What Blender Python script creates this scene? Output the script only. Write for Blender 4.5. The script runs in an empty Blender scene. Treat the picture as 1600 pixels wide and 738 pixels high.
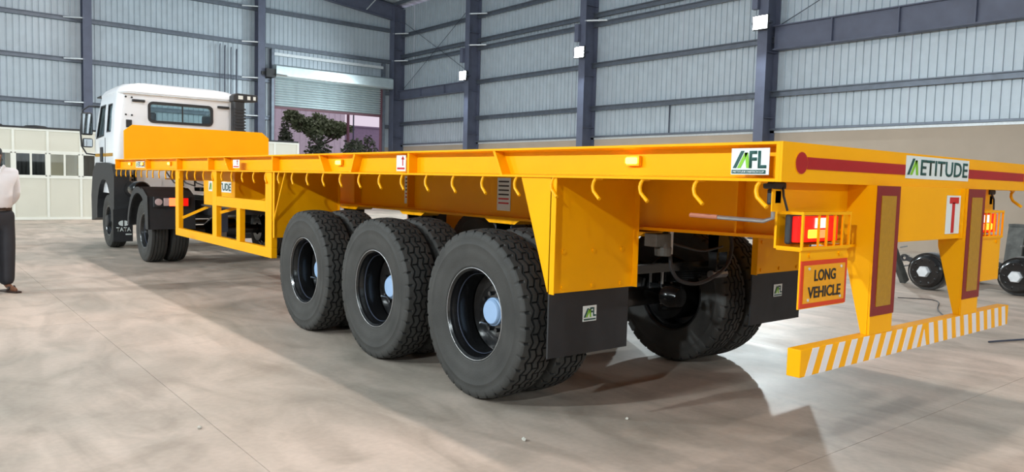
import bpy, bmesh, math, random
from mathutils import Vector, Matrix
random.seed(7)
PI = math.pi
scene = bpy.context.scene
COL = scene.collection

# ------------------------------------------------------------------ camera
def make_camera():
    yaw, pitch, roll, fpx = 0.680752, -0.071145, 0.026767, 1191.05
    cy, sy, cp, sp = math.cos(yaw), math.sin(yaw), math.cos(pitch), math.sin(pitch)
    f = Vector((sy * cp, cy * cp, sp)); r = Vector((cy, -sy, 0)); u = r.cross(f)
    cr, sr = math.cos(roll), math.sin(roll)
    r2 = cr * r + sr * u; u2 = -sr * r + cr * u
    cam = bpy.data.cameras.new('camera'); cam.sensor_width = 36; cam.lens = fpx / 1600 * 36
    cam.clip_start = 0.05; cam.clip_end = 300
    o = bpy.data.objects.new('camera', cam); COL.objects.link(o)
    m = Matrix((r2, u2, -f)).transposed().to_4x4(); m.translation = Vector((-4.27605, -1.79220, 1.43115))
    o.matrix_world = m
    scene.camera = o
make_camera()

# ------------------------------------------------------------------ world, exposure, light powers
world = bpy.data.worlds.new('dusk_sky'); scene.world = world; world.use_nodes = True
bg = world.node_tree.nodes['Background']; bg.inputs[0].default_value = (0.60, 0.52, 0.61, 1); bg.inputs[1].default_value = 1.3
scene.view_settings.view_transform = 'Standard'; scene.view_settings.look = 'None'
scene.cycles.max_bounces = 7; scene.cycles.diffuse_bounces = 4; scene.cycles.glossy_bounces = 3
scene.view_settings.gamma = 1; scene.view_settings.exposure = 0.0; scene.view_settings.use_curve_mapping = False
HIGHBAY_W, FLOOD_R, FLOOD_L, FLOOD_FILL = 255, 950, 850, 280
HIGHBAY_Y = [-6.1, 1.0, 8.1, 15.2, 22.3]
HIGHBAY_X, HIGHBAY_Z = 1.165, 9.23

# ------------------------------------------------------------------ materials
def sr(r, g, b):
    def c(v):
        v /= 255.0
        return v / 12.92 if v <= 0.04045 else ((v + 0.055) / 1.055) ** 2.4
    return (c(r), c(g), c(b), 1)
MATS = {}
def mat(name, col, rough=0.5, metal=0.0, var=0.0, scale=6.0, bump=0.0, bscale=40.0, emit=None, estr=0.0, coat=0.0, rvar=0.0):
    m = bpy.data.materials.new(name); m.use_nodes = True
    nt = m.node_tree; p = nt.nodes['Principled BSDF']
    p.inputs['Base Color'].default_value = col; p.inputs['Roughness'].default_value = rough; p.inputs['Metallic'].default_value = metal
    if coat: p.inputs['Coat Weight'].default_value = coat
    if emit: p.inputs['Emission Color'].default_value = emit; p.inputs['Emission Strength'].default_value = estr
    if var or rvar or bump:
        tc = nt.nodes.new('ShaderNodeTexCoord')
        n = nt.nodes.new('ShaderNodeTexNoise'); n.inputs['Scale'].default_value = scale; n.inputs['Detail'].default_value = 6
        nt.links.new(tc.outputs['Object'], n.inputs['Vector'])
        if var:
            mr = nt.nodes.new('ShaderNodeMapRange'); mr.inputs['From Min'].default_value = 0.3; mr.inputs['From Max'].default_value = 0.7
            mr.inputs['To Min'].default_value = 1 - var; mr.inputs['To Max'].default_value = 1 + var
            nt.links.new(n.outputs['Fac'], mr.inputs['Value'])
            mx = nt.nodes.new('ShaderNodeVectorMath'); mx.operation = 'SCALE'; mx.inputs[0].default_value = col[:3]
            nt.links.new(mr.outputs[0], mx.inputs['Scale']); nt.links.new(mx.outputs[0], p.inputs['Base Color'])
        if rvar:
            mr2 = nt.nodes.new('ShaderNodeMapRange'); mr2.inputs['To Min'].default_value = rough - rvar; mr2.inputs['To Max'].default_value = rough + rvar
            nt.links.new(n.outputs['Fac'], mr2.inputs['Value']); nt.links.new(mr2.outputs[0], p.inputs['Roughness'])
        if bump:
            n2 = nt.nodes.new('ShaderNodeTexNoise'); n2.inputs['Scale'].default_value = bscale; n2.inputs['Detail'].default_value = 4
            nt.links.new(tc.outputs['Object'], n2.inputs['Vector'])
            b = nt.nodes.new('ShaderNodeBump'); b.inputs['Strength'].default_value = bump; b.inputs['Distance'].default_value = 0.01
            nt.links.new(n2.outputs['Fac'], b.inputs['Height']); nt.links.new(b.outputs[0], p.inputs['Normal'])
    MATS[name] = m
    return m
def glass(name, tint, fac):
    m = bpy.data.materials.new(name); m.use_nodes = True; nt = m.node_tree
    nt.nodes.remove(nt.nodes['Principled BSDF'])
    out = nt.nodes['Material Output']
    t = nt.nodes.new('ShaderNodeBsdfTransparent'); t.inputs[0].default_value = tint
    g = nt.nodes.new('ShaderNodeBsdfGlossy'); g.inputs['Roughness'].default_value = 0.03
    g.inputs['Color'].default_value = (0.9, 0.95, 1, 1)
    x = nt.nodes.new('ShaderNodeMixShader'); x.inputs[0].default_value = fac
    nt.links.new(t.outputs[0], x.inputs[1]); nt.links.new(g.outputs[0], x.inputs[2]); nt.links.new(x.outputs[0], out.inputs[0])
    MATS[name] = m
    return m
YEL = mat('yellow_paint', (0.94, 0.41, 0.001, 1), 0.38, var=0.03, scale=3, coat=0.0, bump=0.02, bscale=12)
YEL.node_tree.nodes['Principled BSDF'].inputs['Specular IOR Level'].default_value = 0.16
RED = mat('red_reflector', sr(168, 8, 14), 0.4, var=0.05)
MAROON = mat('maroon_reflective_tape', sr(128, 22, 22), 0.4, var=0.06, scale=30)
GOLD = mat('gold_reflective_tape', (0.42, 0.205, 0.004, 1), 0.36, var=0.08, scale=40, bump=0.1, bscale=120)
STW = mat('sticker_white', sr(222, 228, 226), 0.45, var=0.02)
STRIPEW = mat('white_reflective_tape', sr(226, 220, 222), 0.4, var=0.03)
DGREEN = mat('dark_green_print', sr(12, 72, 66), 0.5, var=0.05)
LGREEN = mat('light_green_print', sr(128, 190, 40), 0.5, var=0.05)
REDP = mat('red_print', sr(198, 30, 34), 0.5, var=0.04)
BLACKP = mat('black_print', sr(28, 26, 28), 0.5, var=0.05)
ORANGE = mat('orange_red_border', sr(214, 58, 12), 0.4, var=0.05)
AMBERPL = mat('amber_reflective_plate', sr(236, 158, 6), 0.38, var=0.05, scale=30)
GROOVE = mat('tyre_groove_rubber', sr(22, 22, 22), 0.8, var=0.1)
RUB = mat('tyre_rubber', sr(54, 53, 51), 0.72, var=0.3, scale=5, bump=0.15, bscale=90)
FLAP = mat('rubber_flap', sr(34, 34, 37), 0.6, var=0.15, scale=8, bump=0.06)
BLK = mat('black_gloss_paint', sr(20, 20, 21), 0.22, var=0.2, scale=9, coat=0.3)
BLKM = mat('black_matt_plastic', sr(40, 41, 44), 0.55, var=0.12, scale=12, bump=0.06)
HUBB = mat('pale_blue_cap', sr(150, 178, 214), 0.4, var=0.05)
STEEL = mat('bare_steel', sr(170, 170, 172), 0.32, metal=0.8, var=0.1, scale=25)
DSTEEL = mat('dark_blue_steel', sr(66, 72, 88), 0.45, metal=0.1, var=0.1, scale=5)
GREYC = mat('column_paint', sr(92, 98, 118), 0.5, var=0.1, scale=3)
GIRT = mat('girt_galvanised', sr(112, 120, 132), 0.42, metal=0.45, var=0.12, scale=6)
GALV = mat('galvanised_bright', sr(214, 220, 224), 0.35, metal=0.2, var=0.08, scale=20)
SHEET = mat('galvalume_sheet', sr(184, 196, 206), 0.36, metal=0.12, var=0.06, scale=2.5, rvar=0.06)
SHUT = mat('shutter_steel', sr(196, 210, 214), 0.26, metal=0.5, var=0.07, scale=5)
PLAST = mat('beige_plaster', sr(184, 170, 154), 0.85, var=0.05, scale=1.2, bump=0.08, bscale=30)
CREAM = mat('cream_panel', sr(214, 212, 198), 0.5, var=0.02, scale=1.5)
FRAMEW = mat('frame_white', sr(232, 233, 224), 0.4, var=0.02)
WHT = mat('cab_white', sr(232, 234, 238), 0.28, var=0.015, coat=0.5)
DASH = mat('cab_interior', sr(48, 48, 52), 0.7, var=0.1)
CURT = mat('curtain_grey', sr(92, 92, 96), 0.8, var=0.1, scale=20)
MAROONF = mat('door_guide_reflection', sr(110, 72, 84), 0.55, var=0.12, scale=8)  # purple-maroon reflection on the door guides, put into the base colour
GLASSC = glass('cab_glass', (0.86, 0.92, 0.92, 1), 0.08)
GLASSO = glass('office_glass', (0.75, 0.78, 0.76, 1), 0.12)
MIRR = mat('mirror_glass', sr(205, 210, 214), 0.05, metal=0.95, rvar=0.01)
CLEAR = mat('clear_lens', sr(214, 190, 190), 0.15, var=0.04, coat=0.5)
REDL = mat('red_lens_lit', sr(210, 10, 8), 0.25, emit=(1, 0.012, 0.006, 1), estr=0.7, var=0.05)
REDH = mat('red_lens_hot', sr(230, 30, 15), 0.25, emit=(1, 0.10, 0.03, 1), estr=4.5, var=0.03)
AMBL = mat('amber_lens_lit', sr(255, 140, 20), 0.25, emit=(1, 0.26, 0.02, 1), estr=4.0, var=0.03)
AMBH = mat('amber_marker_lit', sr(255, 170, 30), 0.25, emit=(1, 0.42, 0.04, 1), estr=12.0, var=0.03)
WHL = mat('white_lens_lit', sr(255, 225, 220), 0.25, emit=(1, 0.62, 0.56, 1), estr=1.3, var=0.03)
FLOODL = mat('floodlight_lens', (1, 1, 1, 1), 0.3, emit=(0.86, 0.97, 1.0, 1), estr=90.0, var=0.02)
LAMPL = mat('highbay_lens', (1, 1, 1, 1), 0.3, emit=(1, 0.97, 0.92, 1), estr=20.0, var=0.02)
SKIN = mat('skin', sr(120, 78, 56), 0.5, var=0.06, scale=10)
SHIRT = mat('white_shirt_cloth', sr(228, 224, 226), 0.8, var=0.03, scale=10, bump=0.12, bscale=14)
TROUS = mat('charcoal_cloth', sr(50, 50, 56), 0.85, var=0.08, scale=12, bump=0.12, bscale=14)
LEATH = mat('dark_leather', sr(54, 40, 34), 0.5, var=0.1)
HAIR = mat('hair_black', sr(34, 30, 30), 0.7, var=0.2, scale=30)
BARK = mat('bark', sr(62, 50, 44), 0.9, var=0.2, scale=12, bump=0.5, bscale=20)
LEAF = mat('leaf_green', sr(116, 132, 98), 0.7, var=0.3, scale=3)
LEAF2 = mat('shrub_green', sr(84, 96, 76), 0.75, var=0.3, scale=3)
LILAC = mat('neighbour_sheet', sr(228, 222, 230), 0.6, var=0.05)
MAUVE = mat('neighbour_wall', sr(150, 136, 160), 0.8, var=0.08)
EARTH = mat('earth', sr(150, 138, 128), 0.95, var=0.2, scale=1.5)
RUST = mat('oily_grey_iron', sr(86, 88, 86), 0.6, metal=0.3, var=0.3, scale=9, bump=0.2)
BROWNW = mat('brown_timber', sr(92, 72, 64), 0.8, var=0.2, scale=10)
STONE = mat('stone_chip', sr(190, 186, 176), 0.9, var=0.15, scale=60)
PINKROD = mat('primer_red_rod', sr(176, 108, 84), 0.6, var=0.1)
def concrete():
    m = bpy.data.materials.new('concrete_floor'); m.use_nodes = True; nt = m.node_tree; p = nt.nodes['Principled BSDF']
    tc = nt.nodes.new('ShaderNodeNewGeometry')
    oi = nt.nodes.new('ShaderNodeObjectInfo')
    def noise(s, d, dist=0.0, stretch=None):
        n = nt.nodes.new('ShaderNodeTexNoise'); n.inputs['Scale'].default_value = s; n.inputs['Detail'].default_value = d; n.inputs['Distortion'].default_value = dist
        mp = nt.nodes.new('ShaderNodeMapping')
        if stretch: mp.inputs['Scale'].default_value = stretch
        nt.links.new(tc.outputs['Position'], mp.inputs['Vector']); nt.links.new(mp.outputs[0], n.inputs['Vector'])
        return n.outputs['Fac']
    def ramp(fac, a, b, ca, cb):
        r = nt.nodes.new('ShaderNodeValToRGB'); r.color_ramp.elements[0].position = a; r.color_ramp.elements[1].position = b
        r.color_ramp.elements[0].color = ca; r.color_ramp.elements[1].color = cb
        nt.links.new(fac, r.inputs[0]); return r.outputs[0]
    def mix(mode, fac, a, b):
        x = nt.nodes.new('ShaderNodeMix'); x.data_type = 'RGBA'; x.blend_type = mode; x.inputs[0].default_value = fac
        nt.links.new(a, x.inputs[6])
        if isinstance(b, tuple): x.inputs[7].default_value = b
        else: nt.links.new(b, x.inputs[7])
        return x.outputs[2]
    c = ramp(noise(0.55, 5, 0.6), 0.36, 0.66, sr(166, 158, 148), sr(196, 180, 168))
    c2 = ramp(noise(2.6, 7, 1.2, (1.0, 0.35, 1)), 0.32, 0.62, (0.70, 0.69, 0.66, 1), (1.06, 1.04, 1.02, 1))
    c = mix('MULTIPLY', 0.9, c, c2)
    c3 = ramp(noise(0.9, 4, 2.0), 0.30, 0.44, (0.74, 0.74, 0.72, 1), (1, 1, 1, 1))
    c = mix('MULTIPLY', 0.7, c, c3)
    c4 = ramp(noise(26, 5), 0.35, 0.7, (0.90, 0.90, 0.90, 1), (1.05, 1.05, 1.05, 1))
    c = mix('MULTIPLY', 0.6, c, c4)
    rr = ramp(oi.outputs['Random'], 0, 1, (0.95, 0.955, 0.96, 1), (1.03, 1.01, 1.0, 1))
    c = mix('MULTIPLY', 1.0, c, rr)
    nt.links.new(c, p.inputs['Base Color'])
    r = nt.nodes.new('ShaderNodeMapRange'); r.inputs['To Min'].default_value = 0.36; r.inputs['To Max'].default_value = 0.66
    nt.links.new(noise(1.3, 5, 0.8), r.inputs['Value']); nt.links.new(r.outputs[0], p.inputs['Roughness'])
    b = nt.nodes.new('ShaderNodeBump'); b.inputs['Strength'].default_value = 0.12; b.inputs['Distance'].default_value = 0.004
    nt.links.new(noise(30, 5), b.inputs['Height']); nt.links.new(b.outputs[0], p.inputs['Normal'])
    return m
CONC = concrete()
JOINT = mat('joint_filler', sr(140, 130, 122), 0.9, var=0.1)

# ------------------------------------------------------------------ builders
WL = {}          # world origin of every object made here
class B:
    def __init__(s): s.v = []; s.f = []
    def quad(s, a, b, c, d):
        n = len(s.v); s.v += [a, b, c, d]; s.f.append((n, n + 1, n + 2, n + 3)); return s
    def box(s, x0, x1, y0, y1, z0, z1):
        n = len(s.v)
        s.v += [(x0, y0, z0), (x1, y0, z0), (x1, y1, z0), (x0, y1, z0), (x0, y0, z1), (x1, y0, z1), (x1, y1, z1), (x0, y1, z1)]
        s.f += [tuple(n + i for i in q) for q in ((0, 3, 2, 1), (4, 5, 6, 7), (0, 1, 5, 4), (1, 2, 6, 5), (2, 3, 7, 6), (3, 0, 4, 7))]
        return s
    def bar(s, p, q, w, h, up=(0, 0, 1)):
        p, q, up = Vector(p), Vector(q), Vector(up); d = (q - p).normalized()
        r = d.cross(up)
        if r.length < 1e-4: r = d.cross(Vector((1, 0, 0)))
        r.normalize(); u = r.cross(d).normalized(); n = len(s.v)
        for c in (p, q):
            for a, b in ((-1, -1), (1, -1), (1, 1), (-1, 1)): s.v.append(tuple(c + r * a * w / 2 + u * b * h / 2))
        s.f += [tuple(n + i for i in t) for t in ((3, 2, 1, 0), (4, 5, 6, 7), (0, 1, 5, 4), (1, 2, 6, 5), (2, 3, 7, 6), (3, 0, 4, 7))]
        return s
    def prism(s, poly, axis, a, b):
        """poly: 2D points in the two other axes (x: (y,z); y: (x,z); z: (x,y)), extruded from a to b"""
        n = len(s.v); k = len(poly)
        for t in (a, b):
            for p, q in poly: s.v.append({'x': (t, p, q), 'y': (p, t, q), 'z': (p, q, t)}[axis])
        s.f.append(tuple(n + i for i in range(k))); s.f.append(tuple(n + k + i for i in reversed(range(k))))
        for i in range(k):
            j = (i + 1) % k; s.f.append((n + i, n + k + i, n + k + j, n + j))
        return s
    def tube(s, pts, r, n=8, cap=True):
        pts = [Vector(p) for p in pts]; rs = r if isinstance(r, (list, tuple)) else [r] * len(pts)
        base = len(s.v); prev = None
        for i, p in enumerate(pts):
            d = (pts[min(i + 1, len(pts) - 1)] - pts[max(i - 1, 0)]).normalized()
            a = prev - d * prev.dot(d) if prev else (Vector((0, 0, 1)) if abs(d.z) < 0.9 else Vector((1, 0, 0))).cross(d)
            a.normalize(); b = d.cross(a); prev = a
            for k in range(n):
                t = 2 * PI * k / n; s.v.append(tuple(p + (a * math.cos(t) + b * math.sin(t)) * rs[i]))
        for i in range(len(pts) - 1):
            for k in range(n):
                j = (k + 1) % n; s.f.append((base + i * n + k, base + i * n + j, base + (i + 1) * n + j, base + (i + 1) * n + k))
        if cap:
            s.f.append(tuple(base + k for k in reversed(range(n)))); m = base + (len(pts) - 1) * n; s.f.append(tuple(m + k for k in range(n)))
        return s
    def lathe(s, prof, axis='x', c=(0, 0, 0), n=48, closed=False):
        base = len(s.v); k = len(prof); c = Vector(c)
        for i in range(n):
            t = 2 * PI * i / n; co, si = math.cos(t), math.sin(t)
            for a, r in prof:
                p = {'x': (a, r * co, r * si), 'y': (r * si, a, r * co), 'z': (r * co, r * si, a)}[axis]
                s.v.append(tuple(c + Vector(p)))
        for i in range(n):
            j = (i + 1) % n
            for m in range(k if closed else k - 1):
                m2 = (m + 1) % k
                s.f.append((base + i * k + m, base + j * k + m, base + j * k + m2, base + i * k + m2))
        return s
    def obj(s, name, m, parent=None, at=None, smooth=False, bevel=0.0, kind=None, label=None):
        po = WL.get(parent.name, Vector()) if parent else Vector()
        o0 = Vector(at) if at is not None else po
        me = bpy.data.meshes.new(name); me.from_pydata([tuple(Vector(v) - o0) for v in s.v], [], s.f); me.update()
        bm = bmesh.new(); bm.from_mesh(me); bmesh.ops.recalc_face_normals(bm, faces=bm.faces); bm.to_mesh(me); bm.free()
        if smooth:
            for p in me.polygons: p.use_smooth = True
        me.materials.append(m)
        o = bpy.data.objects.new(name, me); COL.objects.link(o)
        if parent: o.parent = parent
        o.location = o0 - po; WL[o.name] = o0.copy()
        if bevel:
            b = o.modifiers.new('bevel', 'BEVEL'); b.width = bevel; b.segments = 2; b.limit_method = 'ANGLE'
        if smooth == 'auto':
            e = o.modifiers.new('split', 'EDGE_SPLIT'); e.split_angle = math.radians(35)
        if kind: o['kind'] = kind
        if label: o['label'] = label
        return o
def catmull(pts, n=8):
    P = [Vector(p) for p in pts]; out = []
    for i in range(len(P) - 1):
        p0, p1, p2, p3 = P[max(i - 1, 0)], P[i], P[i + 1], P[min(i + 2, len(P) - 1)]
        for k in range(n):
            t = k / n; out.append(.5 * ((2 * p1) + (p2 - p0) * t + (2 * p0 - 5 * p1 + 4 * p2 - p3) * t * t + (3 * p1 - p0 - 3 * p2 + p3) * t ** 3))
    return out + [P[-1]]
def tag(o, label, cat, group=None, kind=None):
    o['label'] = label; o['category'] = cat
    if group: o['group'] = group
    if kind: o['kind'] = kind
    return o
def empty(name, loc, label, cat, group=None, kind=None):
    o = bpy.data.objects.new(name, None); COL.objects.link(o); o.location = loc; WL[o.name] = Vector(loc); o.empty_display_size = 0.2
    return tag(o, label, cat, group, kind)
def copy(o, parent, world, rz=None):
    c = o.copy(); COL.objects.link(c); c.parent = parent
    po = WL.get(parent.name, Vector()) if parent else Vector()
    c.location = Vector(world) - po; WL[c.name] = Vector(world)
    if rz is not None: c.rotation_euler = (0, 0, rz)
    return c
def copy_tree(o, parent, world, rz=None):
    c = copy(o, parent, world, rz)
    for ch in list(o.children):
        d = ch.copy(); COL.objects.link(d); d.parent = c
        for g in list(ch.children):
            e = g.copy(); COL.objects.link(e); e.parent = d
    return c
def text(name, body, m, parent, loc, height, right, up, width=None, weight=0.0, depth=0.002, align='CENTER', space=1.0):
    """flat lettering as a mesh: loc = centre, right/up = world directions"""
    cu = bpy.data.curves.new(name, 'FONT'); cu.body = body; cu.align_x = align; cu.align_y = 'CENTER'; cu.size = 1.0; cu.offset = weight; cu.extrude = 0.0
    cu.space_character = space; cu.resolution_u = 3
    t = bpy.data.objects.new('tmp', cu); COL.objects.link(t)
    dg = bpy.context.evaluated_depsgraph_get(); me = bpy.data.meshes.new_from_object(t.evaluated_get(dg))
    bpy.data.objects.remove(t); bpy.data.curves.remove(cu)
    xs = [v.co.x for v in me.vertices]; ys = [v.co.y for v in me.vertices]
    w0, h0 = max(xs) - min(xs), max(ys) - min(ys); cx, cyy = (max(xs) + min(xs)) / 2, (max(ys) + min(ys)) / 2
    sy = height / h0; sx = (width / w0) if width else sy
    R, U = Vector(right).normalized(), Vector(up).normalized(); N = R.cross(U)
    for v in me.vertices: v.co = R * ((v.co.x - cx) * sx) + U * ((v.co.y - cyy) * sy) + N * 0
    me.materials.clear(); me.materials.append(m); me.name = name
    o = bpy.data.objects.new(name, me); COL.objects.link(o); o.parent = parent
    po = WL.get(parent.name, Vector()) if parent else Vector()
    o.location = Vector(loc) - po; WL[o.name] = Vector(loc)
    sol = o.modifiers.new('thick', 'SOLIDIFY'); sol.thickness = depth; sol.offset = 0
    return o
def rrect(x0, x1, z0, z1, r, n=4):
    pts = []
    for cx, cz, a0 in ((x1 - r, z1 - r, 0), (x0 + r, z1 - r, 90), (x0 + r, z0 + r, 180), (x1 - r, z0 + r, 270)):
        for k in range(n + 1):
            t = math.radians(a0 + 90 * k / n); pts.append((cx + r * math.cos(t), cz + r * math.sin(t)))
    return pts
def ring(b, outer, inner, axis, a, c):
    """a frame: two outlines of equal point count, extruded a..c"""
    n = len(b.v); k = len(outer)
    for t in (a, c):
        for poly in (outer, inner):
            for p, q in poly: b.v.append({'x': (t, p, q), 'y': (p, t, q), 'z': (p, q, t)}[axis])
    A, Bi, C, D = n, n + k, n + 2 * k, n + 3 * k
    for i in range(k):
        j = (i + 1) % k
        b.f += [(A + i, A + j, Bi + j, Bi + i), (C + i, D + i, D + j, C + j), (A + i, C + i, C + j, A + j), (Bi + i, Bi + j, D + j, D + i)]
    return b

# ================================================================== THE HALL
XR, XL, YB, YF = 15.0, -12.67, 31.0, -14.2      # right, left, back wall; wall behind the camera
EAVE, RIDGE_X, RIDGE = 9.6, 1.165, 11.0
# floor: joint filler bed with concrete slabs laid on it
floor = B().box(XL - .2, XR + .2, YF - .2, YB + .2, -0.3, -0.012).obj('floor', JOINT)
tag(floor, 'smooth stained concrete floor of the hall', 'floor', kind='structure')
xs = [XL - .2, -11.3, -7.1, -2.9, 1.9, 6.1, 10.3, XR + .2]
ys = [YF - .2, -11.75, -5.75, 0.25, 6.25, 12.25, 18.25, 24.25, YB + .2]
slab_mesh = {}
for i in range(len(xs) - 1):
    for j in range(len(ys) - 1):
        g = 0.0016
        B().box(xs[i] + g, xs[i + 1] - g, ys[j] + g, ys[j + 1] - g, -0.15, 0.0).obj('slab', CONC, floor, at=(xs[i], ys[j], 0))

# cladding sheets: trapezoid profile, pitch 0.2 m, built once per height
def sheet_mesh(h, along, flip):
    prof = []
    for k in range(5):
        u = k * 0.2
        prof += [(u, 0), (u + .145, 0), (u + .155, 0.028), (u + .19, 0.028)]
    prof.append((1.0, 0))
    b = B()
    for a, c in zip(prof[:-1], prof[1:]):
        if along == 'y': b.quad((a[1] * flip, a[0], 0), (c[1] * flip, c[0], 0), (c[1] * flip, c[0], h), (a[1] * flip, a[0], h))
        else: b.quad((a[0], a[1] * flip, 0), (c[0], c[1] * flip, 0), (c[0], c[1] * flip, h), (a[0], a[1] * flip, h))
    return b
SHEETS = {}
def sheets(wall, along, lo, hi, fixed, z0, z1, flip):
    n = int(math.ceil(hi - lo - 1e-6))
    for k in range(n):
        key = (along, round(z1 - z0, 3), flip)
        p = (fixed, lo + k, z0) if along == 'y' else (lo + k, fixed, z0)
        jit = random.uniform(-.004, .004)
        p = (p[0] + (jit if along == 'y' else 0), p[1] + (jit if along != 'y' else 0), p[2])
        if key not in SHEETS:
            b = sheet_mesh(z1 - z0, along, flip); b.v = [tuple(Vector(v) + Vector(p)) for v in b.v]
            SHEETS[key] = b.obj('cladding_sheet', SHEET, wall, at=p)
        else: copy(SHEETS[key], wall, p)
DADO_R, DADO_B = 3.02, 2.93
wall_right = B().box(XR, XR + .2, YF, YB + .2, 0, DADO_R).obj('wall_right', PLAST)
tag(wall_right, 'long side wall of pale ribbed metal sheets above a beige plastered base', 'wall', kind='structure')
sheets(wall_right, 'y', YF, YB, XR + .02, DADO_R, 9.65, 1)
wall_left = B().box(XL - .2, XL, YF, YB + .2, 0, DADO_R).obj('wall_left', PLAST)
tag(wall_left, 'side wall out of view behind the camera side of the hall', 'wall', kind='structure')
sheets(wall_left, 'y', YF, YB, XL - .02, DADO_R, 9.65, -1)
DX0, DX1 = 8.62, 13.95      # roller door opening in the back wall
wb = B().box(XL, DX0 - .08, YB, YB + .2, 0, DADO_B).box(DX1 + .08, XR, YB, YB + .2, 0, DADO_B).obj('wall_back', PLAST)
tag(wb, 'end wall of grey ribbed metal sheets with a roller door opening', 'wall', kind='structure')
sheets(wb, 'x', XL, 8.0, YB + .02, DADO_B, 10.6, 1)
sheets(wb, 'x', 8.33, 8.6, YB + .015, DADO_B, 10.4, 1) if False else None
B().box(8.33, 8.54, YB + .015, YB + .03, DADO_B, 6.0).obj('flashing', SHEET, wb)
B().box(14.02, 15.0, YB + .015, YB + .03, DADO_B, 6.0).obj('flashing', SHEET, wb)
sheets(wb, 'x', 8.33, 15.0, YB + .02, 5.95, 10.4, 1)
wf = B().box(XL, XR, YF - .2, YF, 0, DADO_B).obj('wall_front', PLAST)
tag(wf, 'end wall of the hall behind the camera, ribbed sheets over plaster', 'wall', kind='structure')
sheets(wf, 'x', XL, XR, YF - .02, DADO_B, 10.6, -1)
# base flashing on the right and back walls
B().box(XR - .03, XR + .03, YF, YB, DADO_R - .03, DADO_R + .035).obj('flashing', GALV, wall_right)
B().box(XL, DX0 - .1, YB - .03, YB + .03, DADO_B - .02, DADO_B + .04).obj('flashing', GIRT, wb)
# roof: two corrugated slopes
def roof(name, x0, z0, x1, z1, label):
    b = B(); n = 0; y = YF - .3
    while y < YB + .3:
        for a, c, d0, d1 in ((0, .42, 0, 0), (.42, .45, 0, .035), (.45, .53, .035, .035), (.53, .56, .035, 0)):
            b.quad((x0, y + a, z0 + d0), (x0, y + c, z0 + d1), (x1, y + c, z1 + d1), (x1, y + a, z1 + d0))
        y += .56
    o = b.obj(name, SHEET); return tag(o, label, 'roof', kind='structure')
roof('ceiling', XR + .3, EAVE + .12, RIDGE_X, RIDGE + .2, 'sloping metal roof sheets over the side with the floodlights')
roof('ceiling', XL - .3, EAVE + .12, RIDGE_X, RIDGE + .2, 'sloping metal roof sheets over the side behind the camera')

# I-section columns of the side walls with flange braces, girts
FRAMES = [24.58, 17.68, 10.55, 3.45, -3.6, -10.7]
def icol(b, xi, xo, y, bw, z0, z1, tf=.03, tw=.03):
    s = 1 if xo > xi else -1
    b.box(min(xi, xi + s * tf), max(xi, xi + s * tf), y - bw / 2, y + bw / 2, z0, z1)
    b.box(min(xo, xo - s * tf), max(xo, xo - s * tf), y - bw / 2, y + bw / 2, z0, z1)
    b.box(min(xi + s * tf, xo - s * tf), max(xi + s * tf, xo - s * tf), y - tw / 2, y + tw / 2, z0, z1)
    return b
GZ = [4.08, 5.58, 6.98, 7.3, 8.3]
names = {24.58: 'behind the deck beside the corner bay', 17.68: 'between the two farther floodlight bays', 10.55: 'closest to the trailer tail',
         3.45: 'just outside the picture', -3.6: 'level with the camera', -10.7: 'near the end wall behind the camera'}
for side, xi, xo in ((1, 14.4, 15.0), (-1, XL + .6, XL)):
    for y in FRAMES + [30.8]:
        if y == 30.8: lab = 'dark grey corner column where the two sheet walls meet' if side > 0 else 'dark grey corner column at the office end of the hall'
        elif side > 0: lab = 'dark grey steel wall column ' + names[y]
        else: lab = 'dark grey steel column of the unseen side wall, ' + names[y]
        b = icol(B(), xi, xo, y, .3 if y != 30.8 else .4, 0, 9.55)
        c = tag(b.obj('column', GREYC, at=(xo, y, 0)), lab, 'column', kind='structure')
        B().box(min(xi, xo) - .06 * 0, max(xi, xo) - .02, y - .22, y + .19, 0, .025).obj('base_plate', GREYC, c)
        for z in (3.4, 5.2, 7.6):
            B().box(min(xi, xo) + .03, max(xi, xo) - .03, y - .15, y + .15, z - .008, z + .008).obj('stiffener', GREYC, c)
        for z in (7.02, 8.3) if side > 0 else ():
            e = B().bar((xi + side * .01, y - .1, z + .03), (xo - side * .12, y - .72, z + .03), .05, .045).obj('flange_brace', GALV, c)
for wall, side, x in ((wall_right, 1, XR), (wall_left, -1, XL)):
    g0 = None
    for z in GZ:
        b = B(); a, c = sorted((x - side * .005, x - side * .15))
        b.box(a, c, YF, YB - .02, z + .07, z + .078)                       # top flange of the Z
        b.box(a + (.0 if side < 0 else .137), a + (.008 if side < 0 else .145), YF, YB - .02, z - .09, z + .078) if False else None
        b.box((a + c) / 2 - .004, (a + c) / 2 + .004, YF, YB - .02, z - .09, z + .078)
        b.box(a, (a + c) / 2, YF, YB - .02, z - .09, z - .082); b.box(a, a + .006, YF, YB - .02, z + .05, z + .07)
        b.obj('girt', GIRT, wall, at=(x, YF, z))
B().box(XR - .09, XR - .004, YF, YB, DADO_R + .04, DADO_R + .1).obj('girt', GIRT, wall_right)
# short vertical sag rod in the middle bay
B().box(XR - .05, XR - .02, 14.15, 14.18, DADO_R + .1, 4.0).obj('sag_rod', DSTEEL, wall_right)
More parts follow.
